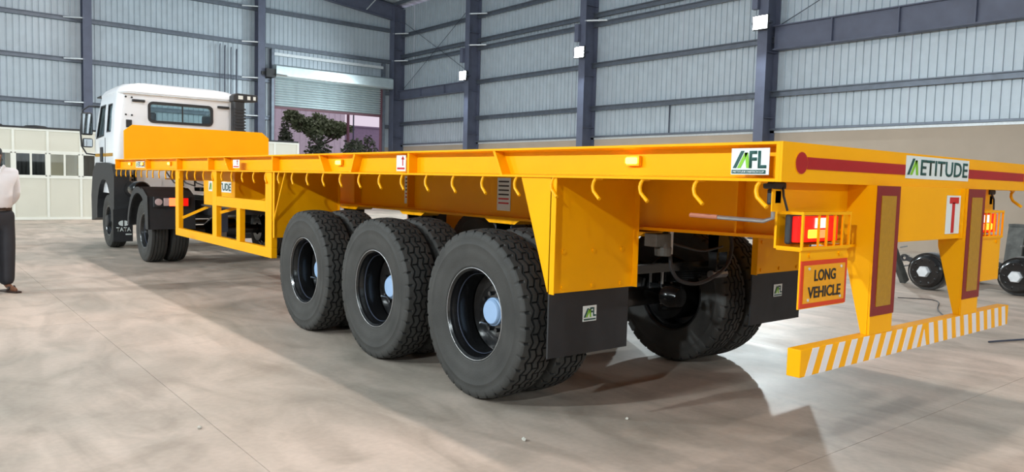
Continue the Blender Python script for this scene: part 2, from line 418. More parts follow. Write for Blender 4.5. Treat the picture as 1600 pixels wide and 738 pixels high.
# deep strut beams in the braced bays + cross rods
for (y0, y1, lab) in ((24.73, 30.6, 'deep dark strut beam across the corner bay under the crossing rods'), (3.6, 10.4, 'deep dark strut beam running out of frame above the trailer tail')):
    b = B().box(14.76, 14.80, y0, y1, 5.27, 5.9).box(14.66, 14.9, y0, y1, 5.25, 5.28).box(14.66, 14.9, y0, y1, 5.89, 5.92)
    if y1 > 20: b = B().box(14.76, 14.80, y0, y1, 5.24, 5.64).box(14.66, 14.9, y0, y1, 5.22, 5.25).box(14.66, 14.9, y0, y1, 5.62, 5.65)
    t = tag(b.obj('beam', GREYC, at=(14.78, y0, 5.25)), lab, 'beam', kind='structure')
    k = 3 if y1 > 20 else 4
    for i in range(1, k):
        yy = y0 + (y1 - y0) * i / k
        B().box(14.67, 14.77, yy - .012, yy + .012, 5.27, 5.62 if y1 > 20 else 5.9).obj('web_stiffener', GREYC, t)
for (p, q, lab) in (((14.86, 30.5, 5.7), (14.86, 24.8, 8.9), 'thin cross rod rising away from the corner in the end bay'), ((14.88, 30.5, 8.9), (14.88, 24.8, 5.9), 'thin cross rod falling away from the corner in the end bay'),
                    ((14.86, 10.3, 5.95), (14.86, 3.6, 8.9), 'thin cross rod above the strut beam near the closest floodlight')):
    tag(B().tube([p, q], .012, 6).obj('cross_rod', DSTEEL, at=p), lab, 'rod', kind='structure')
# rafters
for y in FRAMES + [30.8]:
    b = B()
    for (xa, za, xb, zb) in ((XR, EAVE, RIDGE_X, RIDGE), (XL, EAVE, RIDGE_X, RIDGE)):
        d = .55
        b.prism([(xa, za), (xb, zb), (xb, zb - d), (xa, za - d - .1)], 'y', y - .012, y + .012)
        b.prism([(xa, za - d - .1), (xb, zb - d), (xb, zb - d - .03), (xa, za - d - .13)], 'y', y - .11, y + .11)
        b.prism([(xa, za + .03), (xb, zb + .03), (xb, zb), (xa, za)], 'y', y - .11, y + .11)
    lab = 'dark roof rafter against the end wall above the roller door' if y == 30.8 else 'dark roof rafter on the column ' + names[y]
    r = tag(b.obj('beam', GREYC, at=(RIDGE_X, y, RIDGE)), lab, 'rafter', kind='structure')
    if y == 30.8:
        for x in (9.6, 11.4, 13.0):
            za = EAVE + (XR - x) / (XR - RIDGE_X) * (RIDGE - EAVE)
            B().bar((x, y - .05, za - .55), (x + .25, y - .75, za - .02), .03, .03).obj('fly_brace', GALV, r)
# purlins under the roof near the corner (only a few peek into the frame)
for x in (14.5, 13.0, 11.5, 10.0, 8.5, 7.0, 5.5):
    z = EAVE + (XR - x) / (XR - RIDGE_X) * (RIDGE - EAVE) + .03
    tag(B().box(x - .035, x + .035, YF, YB, z - .01, z + .15).obj('beam', GIRT, at=(x, YF, z)),
        'long roof purlin %s' % {14.5: 'along the eave above the strut beams', 13.0: 'second from the eave', 11.5: 'third from the eave', 10.0: 'fourth from the eave', 8.5: 'fifth from the eave', 7.0: 'sixth from the eave', 5.5: 'seventh from the eave'}[x], 'purlin', kind='structure')

# end wall: slim columns, girts, braces
for x, lab in ((1.4, 'slim dark column of the end wall behind the white truck cab'), (7.97, 'slim dark column of the end wall beside the roller door'),
               (-5.2, 'slim dark column of the end wall above the office, out of frame'), (-11.0, 'slim dark column at the far end of the office wall')):
    b = B().box(x - .15, x + .15, 30.55, 30.58, 0, 10.3).box(x - .15, x + .15, 30.95, 30.98, 0, 10.3).box(x - .012, x + .012, 30.58, 30.95, 0, 10.3)
    c = tag(b.obj('column', GREYC, at=(x, 30.8, 0)), lab, 'column', kind='structure')
    for z in (3.92, 5.52, 7.02, 8.5):
        B().bar((x - .1, 30.57, z + .03), (x - .72, 30.9, z + .03), .05, .045).obj('flange_brace', GALV, c)
for z in (3.92, 5.52, 7.02, 8.5, 9.8):
    spans = ((XL, DX0 - .1), (DX1 + .1, XR)) if z < 6 else ((XL, XR),)
    for a, c in spans:
        b = B().box(a, c, YB - .145, YB - .005, z + .07, z + .078).box(a, c, YB - .08, YB - .072, z - .09, z + .078).box(a, c, YB - .08, YB - .005, z - .09, z - .082).box(a, c, YB - .145, YB - .139, z + .05, z + .07)
        b.obj('girt', GIRT, wb, at=(a, YB, z))
# door posts and header on the end wall
for x, z1 in ((DX0 - .06, 6.9), (DX1 + .06, 6.9)):
    tag(B().box(x - .06, x + .06, YB - .22, YB + .1, 0, z1).obj('trim_1' if x < 10 else 'trim_2', GIRT, at=(x, YB, 0)),
        'galvanised door post %s' % ('beside the slim end wall column' if x < 10 else 'beside the corner column'), 'door post', kind='structure')
tag(B().box(DX0, DX1, YB - .22, YB - .1, 6.62, 6.74).obj('trim_3', GALV, at=(DX0, YB, 6.62)), 'galvanised header rail above the roller door box', 'rail', kind='structure')
# service pipes between the truck snorkel and the end wall column
for i, x in enumerate((6.3, 6.5, 6.75, 6.98)):
    tag(B().tube([(x, 30.78, 0.0), (x, 30.78, 6.7 - .05 * i), (x + .02, 30.80, 6.82 - .05 * i)], .03 if i % 2 else .02, 8).obj('conduit_pipe', DSTEEL, at=(x, 30.78, 0), smooth='auto'),
        ['thin dark conduit on the end wall, first left of the slim door column group', 'thicker dark conduit on the end wall, second of the four pipes', 'thin dark conduit on the end wall, third of the four pipes', 'thicker dark conduit on the end wall, closest to the slim column'][i], 'pipe', 'conduits on the end wall')

# roller shutter
rs = empty('door_1', (11.3, YB, 0), 'half raised galvanised roller shutter door in the end wall', 'roller door', kind='structure')
SZ0, SZ1 = 4.45, 5.72
n = 12; dz = (SZ1 - SZ0) / n
s0 = None
for i in range(n):
    z = SZ0 + i * dz
    if s0 is None:
        prof = [(YB - .006, z), (YB - .014, z + dz * .2), (YB - .07, z + dz * .24), (YB - .09, z + dz * .45), (YB - .085, z + dz * .72), (YB - .06, z + dz * .94), (YB - .014, z + dz * .99), (YB - .006, z + dz)]
        s0 = B().prism(prof, 'x', DX0 + .05, DX1 - .05).obj('slat', SHUT, rs, at=(11.3, YB, z))
    else: copy(s0, rs, (11.3, YB, z))
B().box(DX0 + .03, DX1 - .03, YB - .09, YB - .0, SZ0 - .1, SZ0).obj('bottom_rail', MAROONF, rs)
for x in (DX0, DX1): B().box(x - .05, x + .05, YB - .16, YB + .02, 0, SZ1).obj('guide_channel', MAROONF, rs)
hood = [(YB - .62, 5.66), (YB - .66, 5.72), (YB - .66, 6.12), (YB - .5, 6.2), (YB - .02, 6.2), (YB - .02, 5.66)]
B().prism(hood, 'x', DX0 - .08, DX1 + .3).obj('shutter_hood', SHUT, rs)
B().box(DX0 - .5, DX0 - .1, YB - .6, YB - .2, 5.62, 5.98).box(DX0 - .66, DX0 - .5, YB - .5, YB - .3, 5.7, 5.85).obj('drive_motor', BLKM, rs)
B().tube([(DX0 - .1, YB - .7, 5.75), (DX0 + .35, YB - .78, 5.72)], .03, 8).obj('crank_handle', STEEL, rs)

# floodlights on the side wall columns
def floodlight(x, y, z, dirx, lab, grp):
    fl = empty('floodlight', (x, y, z), lab, 'floodlight', grp)
    s = dirx
    B().box(min(x, x + s * .08), max(x, x + s * .08), y - .24, y + .24, z - .20, z + .20).obj('housing', BLKM, fl, bevel=.01)
    B().box(min(x + s * .08, x + s * .09), max(x + s * .08, x + s * .09), y - .21, y + .21, z - .17, z + .17).obj('lens', FLOODL, fl)
    for k in range(5): B().box(min(x, x - s * .04), max(x, x - s * .04), y - .15 + k * .07, y - .14 + k * .07, z - .14, z + .14).obj('cooling_fin', BLKM, fl)
    b = B().box(min(x - s * .13, x - s * .1), max(x - s * .13, x - s * .1), y - .27, y + .27, z - .03, z + .03)
    b.box(min(x - s * .12, x + s * .06), max(x - s * .12, x + s * .06), y - .275, y - .25, z - .03, z + .03).box(min(x - s * .12, x + s * .06), max(x - s * .12, x + s * .06), y + .25, y + .275, z - .03, z + .03)
    b.obj('bracket', DSTEEL, fl)
    L = bpy.data.lights.new('flood_light', 'AREA'); L.shape = 'RECTANGLE'; L.size = .32; L.size_y = .26; L.energy = FLOOD_R if dirx < 0 else FLOOD_L; L.color = (0.86, 0.97, 1.0)
    lo = bpy.data.objects.new('flood_light', L); COL.objects.link(lo); lo.parent = fl; lo.location = (s * .12, 0, 0)
    d = Vector((s, -.12, -.5)).normalized(); lo.rotation_euler = d.to_track_quat('-Z', 'Y').to_euler()
for y, lab in ((24.55, 'lit floodlight on the column beside the corner bay'), (17.6, 'lit floodlight on the column between the other two lamps'), (10.5, 'lit floodlight on the column closest to the trailer tail')):
    floodlight(14.27, y, 5.78 if y > 20 else 5.95, -1, lab, 'floodlights on the side wall')
    # cable box above each lamp
    tag(B().box(14.26, 14.4, y + .16, y + .34, 6.35, 6.95).obj('junction_box', GREYC, at=(14.3, y, 6.35), bevel=.01), 'grey junction box above the ' + lab[4:], 'box', 'junction boxes on columns')
for y, lab in ((17.6, 'floodlight on the unseen side wall level with the truck'), (10.5, 'floodlight on the unseen side wall level with the trailer front'), (3.45, 'floodlight on the unseen side wall level with the trailer wheels'), (-3.6, 'floodlight on the unseen side wall behind the camera')):
    floodlight(XL + .75, y, 5.95, 1, lab, 'floodlights on the unseen side wall')
# unseen fill lamps, added behind the camera to brighten the trailer tail and underside
for x, lab in ((-8.0, 'added fill lamp on the end wall behind the camera, beside the unseen side wall'), (-1.0, 'added fill lamp on the end wall behind the camera, in line with the trailer'), (6.0, 'added fill lamp on the end wall behind the camera, beyond the trailer')):
    y, z = YF + .3, 6.0
    fl = empty('floodlight', (x, y, z), lab, 'floodlight', 'added fill lamps on the end wall behind the camera')
    B().box(x - .24, x + .24, y - .08, y, z - .2, z + .2).obj('housing', BLKM, fl, bevel=.01)
    B().box(x - .21, x + .21, y, y + .01, z - .17, z + .17).obj('lens', FLOODL, fl)
    B().box(x - .27, x + .27, y - .12, y - .09, z - .03, z + .03).box(x - .03, x + .03, YF - .02, y - .09, z - .03, z + .03).obj('bracket', DSTEEL, fl)
    L = bpy.data.lights.new('flood_light', 'AREA'); L.shape = 'RECTANGLE'; L.size = .42; L.size_y = .34; L.energy = FLOOD_FILL; L.color = (0.86, 0.97, 1.0)
    lo = bpy.data.objects.new('flood_light', L); COL.objects.link(lo); lo.parent = fl; lo.location = (0, .04, 0)
    lo.rotation_euler = Vector((0, 1, -.35)).normalized().to_track_quat('-Z', 'Z').to_euler()
# high-bay lamps hanging under the ridge
for i, y in enumerate(HIGHBAY_Y):
    hb = empty('high_bay_lamp', (HIGHBAY_X, y, HIGHBAY_Z), 'round high bay lamp hanging under the roof ridge, ' + ['over the floor behind the camera', 'over the trailer tail', 'over the trailer front', 'over the truck nose', 'over the office front'][i], 'lamp', 'high bay lamps under the ridge')
    B().lathe([(.02, .0), (.02, .17), (-.02, .21), (0, .22), (.06, .2), (.12, .1), (.3, .09), (.3, 0)], 'z', (HIGHBAY_X, y, HIGHBAY_Z + .05), 32).obj('lamp_housing', BLKM, hb, smooth='auto')
    B().lathe([(.035, 0), (.03, .16)], 'z', (HIGHBAY_X, y, HIGHBAY_Z + .0), 24).obj('lens', LAMPL, hb)
    B().tube([(HIGHBAY_X, y, HIGHBAY_Z + .3), (HIGHBAY_X, y, RIDGE + .1)], .012, 6).obj('hanging_rod', STEEL, hb)
    L = bpy.data.lights.new('high_bay_light', 'AREA'); L.shape = 'DISK'; L.size = .36; L.energy = HIGHBAY_W; L.color = (1.0, 0.87, 0.80)
    lo = bpy.data.objects.new('high_bay_light', L); COL.objects.link(lo); lo.parent = hb; lo.location = (0, 0, -.06)

# ------------------------------------------------------------------ office cabin in front of the end wall
OY, OX0, OX1, OZ = 23.4, -8.33, 6.55, 2.56
off = B().box(OX0, OX1, OY + .0, YB - .5, OZ - .05, OZ).box(OX1 - .06, OX1, OY, YB - .5, 0, OZ).box(OX0, OX0 + .06, OY, YB - .5, 0, OZ).box(OX0, OX1, 27.5, 27.56, 0, OZ).obj('partition', CREAM, at=(0, OY, 0))
tag(off, 'low cream panelled office cabin with a row of windows', 'office cabin', kind='structure')
PW = .83
n = int(round((OX1 - OX0) / PW)); PW = (OX1 - OX0) / n
lower = upper = None
fr = B()
for i in range(n):
    x0 = OX0 + i * PW + .03; x1 = OX0 + (i + 1) * PW - .03
    if lower is None:
        lower = B().box(x0, x1, OY + .01, OY + .04, .07, 1.17).obj('lower_panel', CREAM, off, at=(x0, OY, 0))
        upper = B().box(x0, x1, OY + .01, OY + .04, 1.95, 2.5).obj('upper_panel', CREAM, off, at=(x0, OY, 0))
        f = B().box(x0, x0 + .035, OY - .005, OY + .045, 1.23, 1.89).box(x1 - .035, x1, OY - .005, OY + .045, 1.23, 1.89).box((x0 + x1) / 2 - .025, (x0 + x1) / 2 + .025, OY - .012, OY + .045, 1.23, 1.89).box(x0, x1, OY - .005, OY + .045, 1.23, 1.26).box(x0, x1, OY - .005, OY + .045, 1.86, 1.89)
        wfm = f.obj('window_frame', FRAMEW, off, at=(x0, OY, 0))
        pane = B().box(x0 + .035, (x0 + x1) / 2 - .025, OY + .018, OY + .024, 1.26, 1.86).obj('pane', GLASSO, off, at=(x0, OY, 0))
    else:
        for q in (lower, upper, wfm, pane): copy(q, off, (x0, OY, 0))
    copy(pane, off, (x0 + (x1 - x0) / 2 - .005, OY, 0))
for i in range(n + 1):
    x = OX0 + i * PW
    B().box(x - .03, x + .03, OY - .008, OY + .05, 0, OZ).obj('mullion', FRAMEW, off, at=(x, OY, 0))
for z0, z1 in ((0, .07), (1.17, 1.23), (1.89, 1.95), (2.5, OZ)):
    B().box(OX0, OX1, OY - .006, OY + .05, z0, z1).obj('rail', FRAMEW, off)
B().box(OX0, OX1, OY - .02, OY + .1, OZ, OZ + .05).obj('roof_edge', BLKM, off)
# grey curtains behind two of the windows
def curtain(x0, x1, lab):
    b = B(); k = 24
    for j in range(k):
        xa = x0 + (x1 - x0) * j / k; xb = x0 + (x1 - x0) * (j + 1) / k
        ya = OY + .16 + .025 * math.sin(j * 1.7); yb = OY + .16 + .025 * math.sin((j + 1) * 1.7)
        b.quad((xa, ya, 1.0), (xb, yb, 1.0), (xb, yb, 2.0), (xa, ya, 2.0))
    o = b.obj('curtain', CURT, at=(x0, OY + .16, 1.0), smooth=True); m = o.modifiers.new('t', 'SOLIDIFY'); m.thickness = .006
    tag(o, lab, 'curtain', 'office curtains')
curtain(-1.66, -.9, 'dark grey curtain behind the office window beside the man')
curtain(-2.5, -1.9, 'dark grey curtain behind the office window at the picture edge')
curtain(.0, .8, 'dark grey curtain behind the office window next to the cab mirror')
L = bpy.data.lights.new('office_light', 'AREA'); L.shape = 'RECTANGLE'; L.size = 1.2; L.size_y = .3; L.energy = 60; L.color = (1, .95, .85)
ol = empty('office_ceiling_lamp', (-.3, 25.6, OZ - .08), 'tube lamp on the office cabin ceiling behind the lit window', 'lamp')
B().box(-.9, .3, 25.5, 25.7, OZ - .1, OZ - .05).obj('lamp_body', FRAMEW, ol)
lo = bpy.data.objects.new('office_light', L); COL.objects.link(lo); lo.parent = ol; lo.location = (0, 0, -.05)
# clutter lying on the cabin roof
for x, w, lab in ((-2.0, .25, 'small black bundle on the cabin roof at the picture edge'), (-1.1, .7, 'flat black bundle on the cabin roof above the curtained window')):
    b = B()
    b.lathe([(0, 0.0), (0.0, w * .5), (.05, w * .52), (.1, w * .35), (.12, 0)], 'z', (x, OY + .6, OZ + .004), 14)
    tag(b.obj('tarpaulin_bundle', FLAP, at=(x, OY + .6, OZ + .004), smooth=True), lab, 'bundle')

# ------------------------------------------------------------------ outside the roller door
gr = B().box(-30, 60, YB + .21, 90, -.2, -.02).obj('ground', EARTH); tag(gr, 'bare earth yard outside the roller door', 'ground', kind='structure')
sh = empty('neighbour_shed', (14, 46, 0), 'tall lilac ribbed shed beyond the tree outside the roller door', 'shed')
B().box(4, 19.6, 46.05, 54, 0, 9).obj('body', LILAC, sh)
for k in range(38): 
    x = 4.1 + k * .41
    B().box(x, x + .07, 46.0, 46.06, 0, 9).obj('sheet_rib', LILAC, sh)
bw = empty('neighbour_building', (22, 47, 0), 'dull mauve flat building to the side of the lilac shed', 'building')
B().box(19.7, 34, 47, 55, 0, 4.95).obj('body', MAUVE, bw); B().box(19.6, 34.1, 46.9, 55.1, 4.95, 5.05).obj('roof', MAUVE, bw)
dp = B().box(15.75, 15.87, 38.0, 38.12, 0, 6.5).box(15.75, 15.87, 38.0, 38.5, 6.4, 6.5); tag(dp.obj('yard_post', MAROONF, at=(15.8, 38, 0)), 'dark steel post outside the door to the side of the tree', 'post')
tag(B().box(16.1, 16.16, 38.0, 38.06, 0, 6.5).obj('yard_pipe', DSTEEL, at=(16.1, 38, 0)), 'thin dark pipe close beside the steel post outside', 'pipe')
def leaves(b, c, rx, ry, rz, n, size, rnd):
    for _ in range(n):
        while True:
            p = Vector((rnd.uniform(-1, 1), rnd.uniform(-1, 1), rnd.uniform(-1, 1)))
            if p.length < 1: break
        p = Vector(c) + Vector((p.x * rx, p.y * ry, p.z * rz))
        d = Vector((rnd.uniform(-1, 1), rnd.uniform(-1, 1), rnd.uniform(-.6, .6))).normalized(); u = d.cross(Vector((rnd.uniform(-1, 1), rnd.uniform(-1, 1), rnd.uniform(-1, 1)))).normalized()
        l = size * rnd.uniform(.7, 1.3); w = l * .35
        b.quad(tuple(p), tuple(p + d * l * .5 + u * w), tuple(p + d * l), tuple(p + d * l * .5 - u * w))
rnd = random.Random(3)
tr = empty('yard_tree', (15.0, 40, 0), 'spreading dark green tree outside the roller door', 'tree')
b = B().tube([(15.0, 40, 0), (15.05, 40, 2.0), (14.95, 40, 3.3), (15.1, 40, 4.2)], [.16, .12, .09, .05], 8)
for (x, y, z) in ((13.6, 40.2, 4.6), (16.3, 39.8, 4.5), (14.4, 39.5, 5.0), (15.7, 40.6, 4.9), (13.2, 39.7, 4.9), (16.7, 40.3, 4.2)):
    b.tube([(14.97, 40, 3.2), ((15 + x) / 2, (40 + y) / 2, (3.3 + z) / 2 - .15), (x, y, z)], [.06, .045, .02], 6)
b.obj('trunk', BARK, tr, smooth=True)
b = B()
for (x, y, z, r) in ((13.4, 40, 4.7, .55), (14.1, 40.2, 4.35, .7), (14.9, 39.8, 4.4, .8), (15.7, 40.1, 4.35, .75), (16.4, 40, 4.3, .6), (14.9, 40, 4.75, .45), (13.15, 39.8, 4.95, .35), (16.1, 40.4, 4.0, .5), (14.5, 39.6, 4.0, .55)):
    leaves(b, (x, y, z), r, r, r * .55, int(1100 * r), .2, rnd)
o = b.obj('foliage', LEAF, tr); o['kind'] = 'stuff'
for i, (x, y, h, lab) in enumerate(((12.3, 38.5, 4.5, 'thin pale shrub at the door jamb by the cabin'), (14.0, 38.0, 3.75, 'low dark shrub under the tree toward the cabin'), (15.1, 36.2, 3.5, 'low dark shrub right under the tree crown'), (17.0, 39.4, 3.7, 'low dark shrub beside the steel post outside'), (18.9, 41.5, 4.1, 'rounded shrub in front of the mauve building'))):
    t = empty('yard_shrub', (x, y, 0), lab, 'shrub', 'shrubs outside the door')
    B().tube([(x, y, 0), (x + .05, y, h * .6)], [.05, .02], 6).obj('stem', BARK, t)
    b = B(); r = .35 if i == 0 else .75
    leaves(b, (x, y, h * .55), r, r, h * .45, 1100, .22, rnd); o = b.obj('foliage', LEAF2, t); o['kind'] = 'stuff'

# ================================================================== WHEELS (shared by trailer and truck)
def tyre_mesh(R, bead, hw, kind):
    b = B()
    tw = hw * .86                                  # tread half width
    side = [(-hw * .74, bead - .012), (-hw * .84, bead + .01), (-hw * .87, bead + .018), (-hw * .86, bead + .024), (-hw * .95, bead + (R - bead) * .25), (-hw, bead + (R - bead) * .45), (-hw * .985, bead + (R - bead) * .60), (-hw * 1.0, bead + (R - bead) * .612), (-hw * .98, bead + (R - bead) * .63),
            (-hw * .955, bead + (R - bead) * .76), (-hw * .96, bead + (R - bead) * .78), (-hw * .93, bead + (R - bead) * .86)]
    if kind == 'block':
        N, nu, nv = 72, 864, 69
        cen = [-.6, -.2, .2, .6]
        xs = [-tw + 2 * tw * j / (nv - 1) for j in range(nv)]
        def tri(t):
            t = t % 1.0
            return 4 * abs(t - .5) - 1
        def rad(x, u):
            e = x / tw
            r = R - .013 * e * e
            g = 0.0
            for i, c in enumerate(cen):
                cc = c * tw + .0105 * tri(u * N / 2)
                d = abs(x - cc)
                if d < .0052: g = max(g, .018)
            # cross cuts joining the zigzags
            for i in range(3):
                c0, c1 = cen[i] * tw, cen[i + 1] * tw
                if c0 < x < c1:
                    ph = (u * N / 2 + .5 * i + .02) % 1.0
                    if abs(ph - .5) < .045: g = max(g, .011)
            if abs(e) > .74:
                ph = (u * N / 2 + (.5 if x > 0 else 0)) % 1.0
                if ph < .13: g = max(g, .012 * min(1, (abs(e) - .70) / .12))
            return r - g
        prof_n = len(side) * 2 + nv
        for i in range(nu):
            t = 2 * PI * i / nu; co, si = math.cos(t), math.sin(t); u = i / nu
            pr = list(side) + [(x, rad(x, u)) for x in xs] + [(-x, r) for x, r in reversed(side)]
            for k, (x, r) in enumerate(pr):
                if k in (len(side) - 1, prof_n - len(side)):
                    ph = (u * N / 2 + (.5 if x > 0 else 0)) % 1.0
                    if ph < .13: r -= .004; x *= .98
                b.v.append((x, r * co, r * si))
        for i in range(nu):
            j = (i + 1) % nu
            for k in range(prof_n - 1):
                b.f.append((i * prof_n + k, j * prof_n + k, j * prof_n + k + 1, i * prof_n + k + 1))
    else:
        pr = list(side) + [(-tw, R - .014)]
        for c in (-.62, -.2, .2, .62):
            x = c * tw; e = c; r = R - .012 * e * e
            pr += [(x - .007, r), (x - .004, r - .014), (x + .004, r - .014), (x + .007, r)]
        pr += [(tw, R - .014)] + [(-x, r) for x, r in reversed(side)]
        b.lathe(pr, 'x', (0, 0, 0), 96)
    return b
def rim_out(b, bead, hw, disc):
    f = -hw * .78
    prof = [(hw * .78, bead + .003), (hw * .8, bead - .03), (disc + .012, bead - .045), (disc + .012, .10)]
    b.lathe([(hw * .74, bead - .01), (hw * .82, bead + .006), (hw * .84, bead - .002), (hw * .76, bead - .016), (hw * .6, bead - .02), (hw * .5, bead - .036), (f * .5, bead - .036), (f * .75, bead - .02), (f * .95, bead - .016),
             (f - .008, bead - .002), (f - .006, bead + .007), (f + .002, bead + .008)], 'x', (0, 0, 0), 64)
    return b
def make_wheel(parent, world, name, R, bead, hw, kind, outer, disc=.10, cap=True, rz=0.0):
    """wheel facing -x; the rim is the part, tyre, cap and nuts are its pieces"""
    o0 = Vector(world)
    def sh(b): b.v = [tuple(Vector(v) + o0) for v in b.v]; return b
    b = rim_out(B(), bead, hw, disc)
    rb = bead - .036
    if outer:
        b.lathe([(disc - .02, rb), (disc - .012, rb - .03), (disc, rb * .72), (disc - .035, rb * .66), (disc - .035, .085), (disc + .03, .085)], 'x', (0, 0, 0), 64)
    else:
        b.lathe([(-.03, rb), (-.02, rb * .75), (-.04, .12)], 'x', (0, 0, 0), 48)
        b.lathe([(.18, .10), (.18, .205), (.02, .215), (0, .1)], 'x', (0, 0, 0), 40)      # brake drum behind
    w = sh(b).obj(name, BLK, parent, at=o0, smooth='auto')
    ty = sh(tyre_mesh(R, bead, hw, kind)).obj('tyre', RUB, w, at=o0, smooth=(True if kind == 'block' else 'auto'))
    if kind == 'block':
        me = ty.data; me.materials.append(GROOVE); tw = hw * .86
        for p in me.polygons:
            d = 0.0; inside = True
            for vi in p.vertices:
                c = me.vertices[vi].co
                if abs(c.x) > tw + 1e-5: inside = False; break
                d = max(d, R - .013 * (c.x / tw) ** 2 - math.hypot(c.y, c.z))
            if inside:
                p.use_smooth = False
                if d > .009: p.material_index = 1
    if outer:
        f_ = -hw * .78
        sh(B().lathe([(f_ - .010, bead + .001), (f_ - .006, bead + .006), (f_ - .002, bead + .001), (f_ - .006, bead - .004)], 'x', (0, 0, 0), 64, closed=True)).obj('rim_lip_highlight', STEEL, w, at=o0, smooth=True)  # bright ring for the worn lip and its specular highlight, set as steel colour
        sh(B().lathe([(f_ * .5 - .004, bead - .037), (f_ * .5, bead - .041), (f_ * .5 + .006, bead - .037)], 'x', (0, 0, 0), 64)).obj('lock_ring', DSTEEL, w, at=o0, smooth=True)
        for k in range(10):
            t = 2 * PI * k / 10; cy, cz = .125 * math.cos(t), .125 * math.sin(t)
            if cap: sh(B().tube([(disc - .06, cy, cz), (disc - .02, cy, cz)], .015, 6)).obj('wheel_nut', BLK, w, at=o0)
        if cap:
            sh(B().lathe([(disc - .03, .095), (disc - .055, .095), (disc - .06, .088), (.032, .086), (.022, .076), (.018, 0)], 'x', (0, 0, 0), 32)).obj('hub_cap', HUBB, w, at=o0, smooth='auto')
            sh(B().tube([(disc - .04, .06, -.13), (.03, .05, -.09), (-.02, .055, -.075)], .0065, 8)).obj('valve_stem', STEEL, w, at=o0)
        else:
            sh(B().lathe([(disc - .03, .12), (disc - .12, .11), (disc - .13, .09), (disc - .13, 0)], 'x', (0, 0, 0), 24)).obj('hub', BLKM, w, at=o0, smooth='auto')
    return w

# ================================================================== THE TRAILER
DWR = 1.66
DW, DH, DB, DL = 1.375, 1.632, 1.461, 12.5     # half width, deck top, rail bottom, length
tl = empty('semi_trailer', (0, 6.25, 0), 'long bright yellow flatbed semi trailer with three axles', 'trailer')
# deck plates
for k in range(8):
    y0 = .02 + k * (DL - .04) / 8; y1 = .02 + (k + 1) * (DL - .04) / 8 - .003
    B().box(-DW + .01, DWR - .01, y0, y1, DH - .008, DH - .001).obj('deck_plate', YEL, tl, at=(0, y0, DH))
# side rails (channel, open outward) with inclined stiffener ribs
RIBS = [(12.48, 12.48), (10.5, 10.5), (8.9, 8.9), (7.6, 7.6), (7.03, 6.88), (5.6, 5.6), (4.53, 4.42), (3.86, 3.93), (3.02, 3.02), (2.0, 1.92)]
for s in (-1, 1):
    e_ = DW if s < 0 else DWR
    x = s * e_; xi = s * (e_ - .085)
    prof = [(x, DH), (x, DH - .012), (s * (e_ - .075), DH - .02), (s * (e_ - .075), DB + .02), (x, DB + .012), (x, DB), (xi, DB), (xi, DH)]
    r = B().prism(prof, 'y', .0315, DL - .0125).obj('side_rail', YEL, tl)
    for yt, yb in RIBS:
        b = B(); t = .012
        b.prism([(yt - t, DH - .012), (yt + t, DH - .012), (yb + t, DB + .012), (yb - t, DB + .012)], 'x', s * (e_ - .006), s * (e_ - .08))
        b.obj('stiffener_rib', YEL, r)
# rear and front cross beams
rb = B().box(-DW, DWR, 0, .012, DB, DH).obj('rear_beam', YEL, tl)
B().box(-DW + .09, DWR - .09, .0125, .1, DB, DB + .012).obj('beam_flange', YEL, rb)
for xa, xb in ((-DW, -DW + .08), (DWR - .08, DWR)): B().box(xa, xb, .0125, .031, DB, DH).obj('rail_end_cap', YEL, tl)
B().box(-DW, DWR, DL - .012, DL, DB, DH).obj('front_beam', YEL, tl)
# main beams with lower flange, web stiffeners
for s in (-1, 1):
    x = s * .52
    zb = [(.05, 1.185), (2.4, 1.155), (9.3, 1.15), (9.9, 1.33), (DL - .1, 1.33)]
    poly = [(y, z) for y, z in zb] + [(DL - .1, DH - .01), (.05, DH - .01)]
    m = B().prism(poly, 'x', x - .006, x + .006).obj('main_beam', YEL, tl)
    b = B()
    for (y0, z0), (y1, z1) in zip(zb[:-1], zb[1:]): b.prism([(y0, z0), (y1, z1), (y1, z1 - .018), (y0, z0 - .018)], 'x', x - .09, x + .09)
    b.obj('lower_flange', YEL, m)
    for y in (.75, 1.6, 2.55, 4.3, 5.35, 6.6, 8.2):
        B().box(min(x - s * 0, x + s * .08), max(x, x + s * .08), y - .006, y + .006, 1.17, DB + .1).obj('web_stiffener', YEL, m)
    for y in (1.62, 2.87, 4.2, 5.45):
        B().prism([(y - .22, 1.137), (y + .22, 1.137), (y + .16, 1.105), (y - .16, 1.105)], 'x', x - .09, x + .09).obj('hanger_pad', YEL, m)
# cross members
for k in range(20):
    y = .45 + k * .62
    B().box(-DW + .08, -.53, y - .03, y + .03, 1.53, DH - .009).box(.53, DWR - .08, y - .03, y + .03, 1.53, DH - .009).box(-.51, .51, y - .03, y + .03, 1.47, DH - .009).obj('cross_member', YEL, tl, at=(0, y, 1.5))
for y in (.35, 1.75, 5.2, 8.8): B().box(-.51, .51, y - .04, y + .04, 1.2, 1.46).obj('cross_member', YEL, tl)
# diagonal outrigger under the deck above the last two axles
for s in (-1, 1):
    B().prism([(s * .53, 1.19), (s * .53, 1.5), (s * 1.28, 1.5), (s * 1.28, 1.46)], 'y', 1.72, 1.735).obj('outrigger', YEL, tl)
